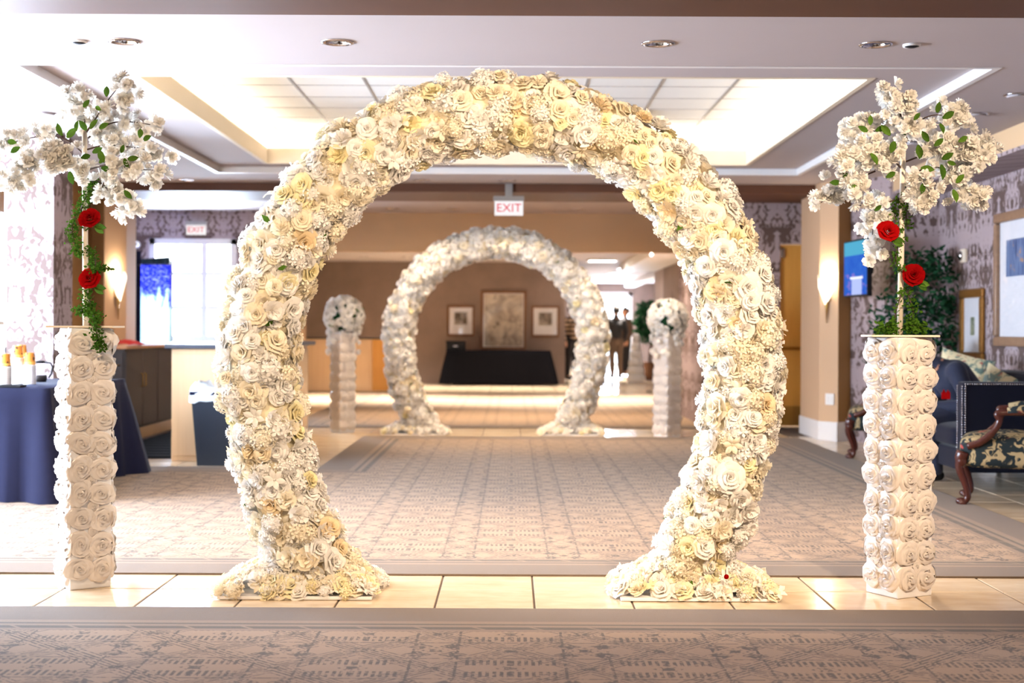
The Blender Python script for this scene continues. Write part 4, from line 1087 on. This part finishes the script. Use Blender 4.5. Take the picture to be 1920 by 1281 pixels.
def art_mat(name, cols, scale, lo=.35, hi=.65, stretch=(1, 1, 1)):
    t = NT(name); x, y, z = t.pos(); n = t.noise(t.vec(x * stretch[0], y, z * stretch[2]), scale, 4.0, .6, .8); n2 = t.noise(t.vec(x + 5.0, y, z), scale * 2.1, 3.0)
    c = t.mix(t.step(n, lo, hi), cols[0], cols[1]); c = t.mix(t.step(n2, .58, .66), c, cols[2])
    return t.pbr(c, .5, 0, None, .3)
M['artmap'] = art_mat('pale_landscape_print', (srgb('9C8F84'), srgb('DCD2C4'), srgb('7F7468')), 3.2)
M['artsq'] = art_mat('small_dark_print', (srgb('5B4F46'), srgb('A99C90'), srgb('332B26')), 6)
M['artblue'] = art_mat('blue_castle_print', (srgb('3A4A78'), srgb('7F92B8'), srgb('B98F6A')), 4.0, .3, .7, (4, 1, .6))
M['artgreen'] = art_mat('small_green_print', (srgb('6E7A68'), srgb('A9A88A'), srgb('39443C')), 16)
M['framebr'] = wood('walnut_frame', srgb('5A3A28'), srgb('8A6244'), .35)
M['framegold'] = plain('gilt_rope_frame', srgb('9A6B34'), .35, .6, var=.4, scale=60, bump=.6)
M['frametaupe'] = wood('taupe_wood_frame', srgb('6F5040'), srgb('A07F62'), .35, 1)
D0 = 30.49
def fpx(x0, x1, y0, y1, label, fm, art, fw, mw):
    a, b = P(x0, y0, D0), P(x1, y1, D0)
    framed(label, ((a.x + b.x) / 2, D0, (a.z + b.z) / 2), 0, b.x - a.x, a.z - b.z, fm, art, fw, mw)
fpx(838, 890, 573, 631, 'small framed print on the back wall left of the large picture', M['framebr'], M['artsq'], .05, (.11, .11, .2, .1))
fpx(901, 987, 545, 656, 'large framed pale landscape in the middle of the back wall', M['framebr'], M['artmap'], .06, (.02, .02, .02, .02))
fpx(996, 1049, 573, 632, 'small framed print on the back wall right of the large picture', M['framebr'], M['artsq'], .05, (.11, .11, .2, .1))

# ------------------------------------------------------------------ right alcove
M['floral'] = None
def floral():
    t = NT('dark_floral_tapestry'); x, y, z = t.pos(); v = t.vec(x, y, z)
    w = t.noise(v, 7.0, 2.0); n = t.noise(t.vec(x + w * .25, y + w * .2, z + w * .3), 9.0, 2.0, .5, 1.5); n2 = t.noise(t.vec(x + 3.0, y, z), 5.0, 2.0, .5, .6)
    c = t.mix(t.step(n, .50, .54), srgb('1E2629'), srgb('A08C68')); c = t.mix(t.step((n * 40.0).sin(), .7, .95) * t.step(n, .5, .54), c, srgb('4A463A'))
    c = t.mix(t.step(n2, .66, .70), c, srgb('A4443C'))
    return t.pbr(c, .85, 0, t.bump(t.noise(v, 260.0, 2.0), .3, .002), .2)
M['floral'] = floral()
M['pillowf'] = art_mat('pale_floral_cushion_cloth', (srgb('5C7068'), srgb('C9BC98'), srgb('9C4A42')), 9, .42, .5)
def rounded(mb, x0, x1, y0, y1, z0, z1, puff=.04, n=8):
    """upholstered block: box grid with a domed top and rounded corners"""
    bm = bmesh.new(); bmesh.ops.create_cube(bm, size=1); bmesh.ops.subdivide_edges(bm, edges=bm.edges[:], cuts=n, use_grid_fill=True)
    for v in bm.verts:
        x, y, z = v.co * 2
        s = max(abs(x), abs(y), abs(z)); L = (abs(x) ** 6 + abs(y) ** 6 + abs(z) ** 6) ** (1 / 6)
        x, y, z = x * s / L, y * s / L, z * s / L
        zz = z + (puff / (z1 - z0) * 2 * (1 - x * x) * (1 - y * y) if z > .4 else 0)
        v.co = ((x0 + x1) / 2 + x * (x1 - x0) / 2, (y0 + y1) / 2 + y * (y1 - y0) / 2, (z0 + z1) / 2 + zz * (z1 - z0) / 2)
    bm.verts.index_update(); mb.add([tuple(v.co) for v in bm.verts], [tuple(v.index for v in f.verts) for f in bm.faces]); bm.free(); return mb
# sofa faces -x; local x runs from the seat front (0) to the back (1.0), local y along its length
sf = thing('sofa', 'navy velvet sofa with silver nailhead trim against the wallpapered wall', 'sofa', (3.27, 11.3, 0))
for s, nm in ((-1, 'arm'), (1, 'arm')):
    MB().box(0, .98, (-1.0 if s < 0 else .86), (-.86 if s < 0 else 1.0), .14, .80, .02).build('arm', M['velvet'], sf)
MB().box(.74, 1.0, -.86, .86, .14, .84, .03).build('backrest', M['velvet'], sf)
MB().box(.03, .76, -.86, .86, .14, .30, .015).build('seat_base', M['velvet'], sf)
for k in range(2): rounded(MB(), .0, .74, -.855 + k * .86, -.005 + k * .86, .30, .46, .02).build('seat_cushion', M['velvet'], sf, True)
for x in (.05, .93):
    for y in (-.95, .95): MB().lathe([(.018, 0), (.028, .14)], 10, c=(x, y, 0)).build('leg', M['darkwood'], sf)
nail = MB()
def nails(pts):
    for a, b in zip(pts, pts[1:]):
        a, b = Vector(a), Vector(b); n = int((b - a).length / .017)
        for k in range(n):
            p = a.lerp(b, k / n); nail.ball(p, .0065, 6, 4)
nails([(.014, -1.003, .16), (.014, -1.003, .785), (.97, -1.003, .785)]); nails([(-.003, -.985, .16), (-.003, -.985, .785)]); nails([(-.003, -.875, .16), (-.003, -.875, .785)])
o = nail.build('nailhead_trim', M['chrome'], sf, True); o['kind'] = 'stuff'; o['label'] = 'row of silver nailheads'
def cushion(label, loc, rot, s, m):
    mb = MB(); n = 10
    for sg in (1, -1):
        b = len(mb.v)
        for j in range(n + 1):
            for i in range(n + 1):
                u, v = -1 + 2 * i / n, -1 + 2 * j / n; e = (1 - u ** 4) * (1 - v ** 4)
                mb.v.append((u * s * (1 - .06 * (1 - v * v)), sg * .075 * max(0, e) ** .6 * (s / .22), v * s * (1 - .06 * (1 - u * u))))
        for j in range(n):
            for i in range(n):
                q = (b + j * (n + 1) + i, b + j * (n + 1) + i + 1, b + (j + 1) * (n + 1) + i + 1, b + (j + 1) * (n + 1) + i)
                mb.f.append(q if sg < 0 else tuple(reversed(q)))
    o = mb.build('cushion', m, None, True); o.location = loc; o.rotation_euler = rot; tag(o, label, 'cushion', 'floral cushions on the sofa')
cushion('tall pale floral cushion with a red flower behind the seated man', (3.80, 12.0, .75), (0, .25, math.radians(-35)), .23, M['pillowf'])
cushion('floral cushion resting by the sofa arm right of the seated man', (3.93, 11.5, .665), (0, .35, math.radians(-70)), .20, M['pillowf'])

def armchair(label, loc, rz):
    """open-arm carved chair; faces -x, local origin under the seat middle"""
    t = thing('armchair', label, 'armchair', loc, rz, 'carved floral armchairs')
    rounded(MB(), -.32, .32, -.30, .30, .25, .465, .035).build('seat', M['floral'], t, True)
    for s in (-1, 1):
        fr = MB().tube(catmull([Vector(p) for p in ((-.29, s * .26, .36), (-.315, s * .265, .26), (-.275, s * .262, .14), (-.26, s * .26, .06), (-.285, s * .26, .025), (-.31, s * .26, .012))], 4), [.034 - .012 * math.sin(min(1, i / 12) * PI / 2) + (.012 if i > 15 else 0) + (.012 if i < 3 else 0) for i in range(21)], 10)
        fr.ball((-.30, s * .26, .028), .028, 10, 8, (1.4, 1, .95)); fr.ball((-.30, s * .265, .30), .042, 10, 8, (.9, .9, 1.1))
        fr.build('leg', M['mahog'], t, True)
        MB().tube(catmull([Vector(p) for p in ((.27, s * .23, .36), (.29, s * .23, .22), (.33, s * .23, .1), (.37, s * .23, .012))], 4), [.026 - .001 * i for i in range(13)], 10).build('leg', M['mahog'], t, True)
        a = MB().tube(catmull([Vector(p) for p in ((-.26, s * .29, .40), (-.18, s * .305, .43), (-.10, s * .31, .50), (-.06, s * .31, .575), (-.075, s * .31, .615), (-.05, s * .31, .63), (.1, s * .30, .635), (.31, s * .27, .66))], 4), [.026] * 8 + [.022] * 21, 10).build('arm', M['mahog'], t, True)
        MB().tube([(-.01, s * .31, .642), (.06, s * .305, .652), (.14, s * .30, .655), (.2, s * .295, .65)], [.024, .03, .03, .024], 10).build('arm_pad', M['floral'], a, True)
    MB().tube(catmull([Vector(p) for p in ((-.30, -.27, .33), (-.325, -.13, .31), (-.32, 0, .29), (-.325, .13, .31), (-.30, .27, .33))], 4), .026, 8).build('apron', M['mahog'], t, True)
    m = Matrix.Translation((.31, 0, .78)) @ Matrix.Rotation(math.radians(14), 4, 'Y')
    b = MB(); rounded(b, -.05, .05, -.24, .24, -.27, .27, 0); b.v = [tuple(m @ Vector(p)) for p in b.v]; b.build('backrest', M['floral'], t, True)
    pts = [(0, .27 * math.cos(a) * (1.0), .30 * math.sin(a) + .03) for a in [math.radians(q) for q in range(-50, 231, 20)]]
    MB().tube([m @ Vector(p) for p in pts], .024, 8).build('back_frame', M['mahog'], t, True)
    return t
ac = armchair('carved mahogany armchair with dark floral seat before the navy sofa', (3.39, 9.68, 0), math.radians(-20))
dup(ac, (3.43, 13.1, 0), math.radians(-15), 'carved armchair mostly hidden behind the right pedestal with one leg showing')

# pictures and fittings on the right wall (wall normal -x)
framed('large framed blue castle print in a wide white mount on the right wall', (4.328, 11.92, P(1900, 518, 12.2).z), PI / 2 * -1, 1.5, 1.17, M['frametaupe'], M['artblue'], .085, (.16, .5, .52, .16), .05)
framed('narrow gilt rope framed print low on the right wall', (4.328, 13.33, 1.225), -PI / 2, .66, .68, M['framegold'], M['artgreen'], .085, (.19, .19, .16, .18), .04)
el = thing('wall_speaker', 'small silver and cream wall fitting above the gilt picture', 'wall fitting', (4.33, P(1809, 476, 13.6).y, P(1809, 476, 13.6).z))
MB().box(-.03, 0, -.07, .07, -.065, .065, .008).build('plate', M['dowel'], el); MB().ball((-.03, .03, 0), .045, 12, 8, (.8, 1, 1)).build('dome', M['chrome'], el, True)
sw = thing('light_switch', 'double white light switch plate on the beige pillar', 'switch', (3.375, 15.085, P(1552, 746, 15.1).z), math.atan2(rn.x, -rn.y))
MB().box(-.06, .06, -.008, 0, -.06, .06, .003).build('plate', M['white'], sw)
for k in (-1, 1): MB().box(k * .028 - .012, k * .028 + .012, -.014, -.008, -.03, .03, .002).build('rocker', M['white'], sw)
tvr = Vector(P(1626, 500, 14.0)); tvl = Vector(P(1582, 500, 14.75))
c = (tvr + tvl) / 2; dirv = tvr - tvl
tv = thing('wall_screen', 'flat wall screen with a blue picture beside the beige pillar', 'screen', (c.x, c.y, c.z), math.atan2(dirv.y, dirv.x))
def screen():
    t = NT('screen_picture'); x, y, z = t.pos(); n = t.noise(t.vec(x, y, z), 9.0, 3.0); n2 = t.noise(t.vec(x * 2.0, y, z * 5.0), 4.0, 3.0)
    c = t.mix(n, srgb('1B3FB0'), srgb('3C74C8')); c = t.mix(z.gt(.13), c, srgb('4FA0C0')); c = t.mix(t.step(n2, .52, .6) * z.lt(-.05), c, srgb('7C6FC0'))
    c = t.mix(z.lt(-.11) * (x - .05).abs().lt(.16), c, srgb('A9B6E6')); c = t.mix((z + .1).abs().lt(.012) * (x - .04).abs().lt(.2), c, srgb('E6E9F6'))
    e = t.n('Emission'); t.put(e.inputs[0], c); e.inputs[1].default_value = .6; t.t.links.new(e.outputs[0], t.out.inputs[0]); return t.m
wd = dirv.length / 2
MB().box(-wd, wd, -.0, .05, -.29, .29, .008).build('casing', M['black'], tv); MB().box(-wd + .02, wd - .02, -.004, 0, -.27, .27).build('display', screen(), tv)
MB().box(-.06, .06, .05, .17, -.06, .06, .01).build('bracket', M['black'], tv)

def foliage(parent, c, rad, n, seed, m, size, name='foliage', ell=(1, 1, 1)):
    r = random.Random(seed); mb = MB()
    for i in range(n):
        d = Vector((r.gauss(0, 1), r.gauss(0, 1), r.gauss(0, 1))).normalized() * rad * r.uniform(.25, 1) ** .5
        p = Vector(c) + Vector((d.x * ell[0], d.y * ell[1], d.z * ell[2]))
        mt = Matrix.Translation(p) @ Euler((r.uniform(0, 6), r.uniform(0, 6), r.uniform(0, 6))).to_matrix().to_4x4() @ Matrix.Scale(size * r.uniform(.7, 1.3), 4)
        mb.add([mt @ Vector(q) for q in ((0, 0, 0), (.22, .35, .06), (.2, .7, .08), (0, 1, 0), (-.2, .7, .08), (-.22, .35, .06))], [(0, 1, 2, 3), (0, 3, 4, 5)])
    o = mb.build(name, m, parent); o['kind'] = 'stuff'; return o
fc = thing('ficus_tree', 'bushy dark green potted ficus in the corner behind the right pedestal', 'plant', (3.93, 13.85, 0))
MB().lathe([(.13, 0), (.15, .03), (.19, .32), (.21, .34), (.2, .36), (.17, .33)], 20).build('pot', M['pot'], fc, True)
for k in range(3):
    a = k * 2.1; MB().tube([(.03 * math.cos(a), .03 * math.sin(a), .3), (.05 * math.cos(a + 1), .05 * math.sin(a + 1), .8), (.12 * math.cos(a), .12 * math.sin(a), 1.45)], [.018, .015, .008], 8).build('trunk', M['bark'], fc, True)
r9 = random.Random(77); fb = MB()
cl_ = [(-.22, -.1, 1.35, .26), (.12, -.1, 1.6, .30), (.1, 0, 1.3, .32), (-.28, -.15, 1.1, .24), (.2, -.1, 1.05, .22), (-.05, -.1, 1.75, .24), (-.05, -.05, 1.2, .30), (-.38, -.2, .95, .16), (.16, -.05, 1.82, .18), (-.1, -.1, .98, .24), (.25, 0, 1.4, .16)]
for i, (x, y, z, rr) in enumerate(cl_):
    for k in range(150):
        d = Vector((r9.gauss(0, 1), r9.gauss(0, 1), r9.gauss(0, 1))).normalized() * rr * r9.uniform(.2, 1) ** .5
        p = Vector((x, y, z)) + d; p.x = min(p.x, .33); p.y = min(p.y, .5)
        mt = Matrix.Translation(p) @ Euler((r9.uniform(0, 6), r9.uniform(0, 6), r9.uniform(0, 6))).to_matrix().to_4x4() @ Matrix.Scale(r9.uniform(.045, .08), 4)
        fb.add([mt @ Vector(q) for q in ((0, 0, 0), (.22, .35, .06), (.2, .7, .08), (0, 1, 0), (-.2, .7, .08), (-.22, .35, .06))], [(0, 1, 2, 3), (0, 3, 4, 5)])
fb.build('foliage', M['dkgreen'], fc)['kind'] = 'stuff'
for k in range(90):
    x, y, z, rr = r9.choice(cl_); d = Vector((r9.gauss(0, 1), -abs(r9.gauss(0, 1)), r9.gauss(0, 1))).normalized()
    p = Vector((x, y, z)) + d * rr; p.x = min(p.x, .33)
    link('leaf', dleaf_me, fc, M=frame_of(p, d, r9.uniform(.06, .09), r9, .8))
ft = thing('potted_tree', 'dark leafy potted tree far back along the corridor', 'plant', (P(1218, 700, 33.2).x, 33.2, 0))
MB().lathe([(.18, 0), (.2, .04), (.24, .4), (.26, .42), (.2, .42)], 18).build('pot', M['pot'], ft, True); MB().tube([(0, 0, .4), (.04, 0, 1.0), (0, 0, 1.6)], [.03, .025, .015], 8).build('trunk', M['bark'], ft, True)
foliage(ft, (0, 0, 1.35), .48, 900, 8, M['dkgreen'], .13, ell=(.75, .75, 1.0))
gl = thing('globe_lamp', 'glowing round globe lamp on the far right wall above the rear pedestal', 'lamp', (3.08, 26.0, P(1277, 575, 26.0).z))
MB().lathe([(.05, 0), (.05, .02)], 14, M=Matrix.Rotation(-PI / 2, 4, 'Y')).build('wall_plate', M['brass'], gl); MB().tube([(0, 0, -.02), (-.07, 0, -.1), (-.12, 0, -.08)], .012, 8).build('arm', M['brass'], gl, True); MB().ball((-.12, 0, .02), .085, 16, 12).build('globe', glow('globe_glass', (1, .76, .42), 3.0), gl, True)

# ------------------------------------------------------------------ people
def remesh(mb, m, name, voxel, smooth=4):
    o = mb.build(name, m, None, True)
    md = o.modifiers.new('r', 'REMESH'); md.mode = 'VOXEL'; md.voxel_size = voxel; md.use_smooth_shade = True
    ms = o.modifiers.new('s', 'SMOOTH'); ms.iterations = smooth; ms.factor = .5
    dg = bpy.context.evaluated_depsgraph_get(); me = bpy.data.meshes.new_from_object(o.evaluated_get(dg))
    bpy.data.objects.remove(o); return me
def limb(mb, pts):
    """pts: (point, radius) chain of tapering capsules"""
    for (p, a), (q, b) in zip(pts, pts[1:]):
        p, q = Vector(p), Vector(q); n = 5
        mb.tube([p.lerp(q, i / n) for i in range(n + 1)], [a + (b - a) * i / n for i in range(n + 1)], 12); mb.ball(p, a, 12, 8); mb.ball(q, b, 12, 8)
def person(label, loc, rz, J, mats, voxel=.014, group=None, extra=None):
    """J: joints in body space facing -y: hip, chest, neck, head, and per side sh, el, wr, hp, kn, an"""
    b = MB(); V_ = {k: Vector(v) for k, v in J.items()}
    hd = V_['head']; fw = (V_['face'] - hd).normalized(); upv = (hd - V_['neck']).normalized(); sdv = fw.cross(upv).normalized(); fw = upv.cross(sdv).normalized()
    hm = Matrix((sdv, -fw, upv)).transposed()
    b.ball(hd + upv * .01, .1, 16, 12, (.78, .95, 1.15), hm); b.ball(hd - upv * .055 + fw * .03, .065, 12, 10, (.85, .9, .9), hm)
    b.ball(hd + fw * .10 - upv * .01, .016, 8, 6, (.8, 1.1, 1.4), hm)
    for s in (-1, 1): b.ball(hd + sdv * s * .08, .022, 8, 6, (.4, .8, 1.3), hm)
    limb(b, [(V_['neck'] - upv * .06, .055), (hd - upv * .06, .05)])
    tor = [(V_['hip'], .13), (V_['hip'].lerp(V_['chest'], .5), .125), (V_['chest'], .145), (V_['neck'] - (V_['neck'] - V_['chest']) * .25, .09)]
    limb(b, tor)
    jk = MB(); limb(jk, [(p, r_ + .014) for p, r_ in tor[:3]] + [(tor[3][0], .09), (V_['neck'], .072)])
    tz = MB(); limb(tz, [(V_['hip'], .145), (V_['hip'] + (V_['chest'] - V_['hip']) * .2, .135)])
    for s in ('l', 'r'):
        arm = [(V_['sh' + s], .062), (V_['el' + s], .045), (V_['wr' + s], .031)]
        limb(b, [(V_['chest'], .1), (V_['sh' + s], .065)]); limb(b, arm)
        limb(jk, [(V_['chest'], .115), (V_['sh' + s], .078)]); limb(jk, [(arm[0][0], .078), (arm[1][0], .06), (arm[1][0].lerp(arm[2][0], .93), .046)])
        hdv = (V_['wr' + s] - V_['el' + s]).normalized(); pal = V_['wr' + s] + hdv * .05
        side = hdv.orthogonal().normalized(); nrm = hdv.cross(side)
        limb(b, [(V_['wr' + s], .028), (pal, .03), (pal + hdv * .02, .03)])
        for q in range(4):
            base = pal + hdv * .03 + side * (q - 1.5) * .019; ln = (.066, .075, .07, .055)[q]
            limb(b, [(base, .0105), (base + hdv * ln * .5 + nrm * .008, .0098), (base + hdv * ln * .8 + nrm * .035, .009)])
        limb(b, [(pal + side * .028, .013), (pal + side * .05 + hdv * .03 + nrm * .012, .011), (pal + side * .045 + hdv * .055 + nrm * .03, .0095)])
        leg = [(V_['hp' + s], .095), (V_['kn' + s], .058), (V_['an' + s], .04)]
        limb(b, [(V_['hip'], .12), leg[0]]); limb(b, leg)
        limb(tz, [(V_['hip'], .135), (leg[0][0], .112)]); limb(tz, [(leg[0][0], .112), (leg[1][0], .078), (leg[2][0], .062)])
        ft_ = V_.get('toe' + s, V_['an' + s] + Vector((0, -.16, -.05)))
        limb(b, [(V_['an' + s], .04), (ft_.lerp(V_['an' + s], .2), .03)])
    me = remesh(b, mats['skin'], 'person', voxel)
    o = link('person', me, None, loc); o.rotation_euler = (0, 0, rz); tag(o, label, 'person', group)
    link('jacket', remesh(jk, mats['top'], 'jacket', voxel), o); link('trousers', remesh(tz, mats['leg'], 'trousers', voxel), o)
    hr = MB(); hr.ball(hd + upv * .03 - fw * .018, .108, 16, 12, (.82, .95, 1.05), hm)
    hair = hr.data('hair', mats['hair'], True)
    # leave the face open: drop hair vertices in front of and below the brow
    bm = bmesh.new(); bm.from_mesh(hair)
    bmesh.ops.delete(bm, geom=[v for v in bm.verts if (v.co - hd).dot(fw) > .02 and (v.co - hd).dot(upv) < .055 or (v.co - hd).dot(upv) < -.06], context='VERTS')
    bm.to_mesh(hair); bm.free(); link('hair', hair, o)
    for s in (-1, 1): MB().ball(hd + fw * .088 + sdv * s * .032 + upv * .012, .011, 8, 6).build('eye', M['black'], o, True)
    MB().ball(hd + fw * .088 - upv * .048, .02, 8, 6, (1.1, .35, .3), hm).build('mouth', M['red'], o, True)
    for s in ('l', 'r'):
        ft_ = V_.get('toe' + s, V_['an' + s] + Vector((0, -.16, -.05))); an = V_['an' + s]; heel = Vector((an.x, an.y, ft_.z)) + (an - ft_).normalized() * .03
        heel.z = ft_.z
        sh = MB(); limb(sh, [(heel, .042), (heel.lerp(ft_, .6), .044), (ft_, .036)]); limb(sh, [(an - Vector((0, 0, .02)), .045), (heel.lerp(ft_, .3), .042)])
        link('shoe', remesh(sh, mats['shoe'], 'shoe', .01), o)
    if extra: extra(o, V_)
    return o
# seated man: body space faces -y, turned so that he faces -x along the sofa's front
def pocket(o, V_):
    mb = MB(); c = V_['chest'] + Vector((.155, -.11, -.15))
    mb.add([c + Vector(p) for p in ((0, -.03, .0), (.02, .03, .0), (.02, .03, .05), (.015, .01, .075), (.012, .0, .05), (.008, -.02, .08), (0, -.03, .05), (-.012, -.03, 0), (.008, .03, 0), (.008, .03, .05), (-.012, -.03, .05))], [(0, 1, 2, 3, 4, 5, 6), (7, 10, 9, 8), (0, 6, 10, 7), (1, 8, 9, 2), (2, 9, 10, 6, 5, 4, 3), (0, 7, 8, 1)])
    x = mb.build('pocket_square', M['red'], o); x['label'] = 'red pocket square'
person('man in a navy suit with red pocket square leaning forward on the navy sofa', (3.46, 11.2, 0), math.radians(-90),
    dict(hip=(0, .24, .56), chest=(0, .02, .79), neck=(0, -.15, .91), head=(0, -.29, .96), face=(0, -.35, .88),
         shl=(.19, -.02, .86), ell=(.26, .08, .585), wrl=(.13, -.16, .58), shr=(-.19, -.02, .86), elr=(-.26, .0, .60), wrr=(-.10, -.2, .58),
         hpl=(.10, .2, .54), knl=(.15, -.22, .50), anl=(.13, -.16, .09), toel=(.13, -.32, .045), hpr=(-.10, .2, .54), knr=(-.15, -.22, .5), anr=(-.13, -.20, .09), toer=(-.13, -.36, .045)),
    dict(skin=M['skin'], top=M['suit'], leg=M['suit'], hair=M['hair'], shoe=M['black']), extra=pocket)
def stripes():
    t = NT('striped_knit'); x, y, z = t.pos(); c = t.mix((z * 62.0 + t.noise(t.vec(x, y, z), 6.0) * 2.0).sin().gt(.1), srgb('B89C82'), srgb('3C2C24')); return t.pbr(c, .9, 0, None, .2)
STAND = dict(hip=(0, 0, .94), chest=(0, 0, 1.26), neck=(0, .01, 1.46), head=(0, 0, 1.61), face=(0, -.1, 1.6), shl=(.19, 0, 1.38), ell=(.25, .02, 1.10), wrl=(.24, -.08, .88), shr=(-.19, 0, 1.38), elr=(-.25, .02, 1.1), wrr=(-.24, -.08, .88),
             hpl=(.09, 0, .9), knl=(.10, -.01, .5), anl=(.10, .03, .09), toel=(.11, -.12, .045), hpr=(-.09, 0, .9), knr=(-.10, -.01, .5), anr=(-.10, .03, .09), toer=(-.11, -.12, .045))
MD = {k: plain(k + '_cloth', srgb(h), .85, var=.15, scale=12) for k, h in (('black', '1A181B'), ('brown', '4A382E'), ('grey', '6A625E'))}
person('person in a striped brown top and dark trousers behind the rear arch right leg', (P(1072, 650, 33).x, 33, 0), math.radians(35), STAND, dict(skin=M['skin'], top=stripes(), leg=MD['black'], hair=M['hair'], shoe=M['black']), .02)
person('person in black standing with arm bent left of the made-up white tiers', (P(1155, 650, 34).x, 34, 0), math.radians(200), dict(STAND, ell=(.27, -.02, 1.12), wrl=(.12, -.2, 1.2)), dict(skin=M['skin'], top=MD['black'], leg=MD['brown'], hair=M['hair'], shoe=M['black']), .02)
person('person in brown clothes far back near the bright glass door', (P(1172, 650, 36.5).x, 36.5, 0), math.radians(-60), STAND, dict(skin=M['skin'], top=MD['brown'], leg=MD['black'], hair=M['hair'], shoe=M['black']), .02)
ws = thing('bright_ovals', 'made-up white tiers for bright light ovals beside the far potted tree', 'stand', (P(1193, 650, 31.8).x, 31.8, 0))  # made-up tiers standing in for bright ovals of window light
for k in range(6): MB().lathe([(.2 - .025 * k, 0), (.22 - .025 * k, .03), (.20 - .025 * k, .15), (.14 - .018 * k, .178)], 16, c=(0, 0, k * .178)).build('tier', M['white'], ws, True)
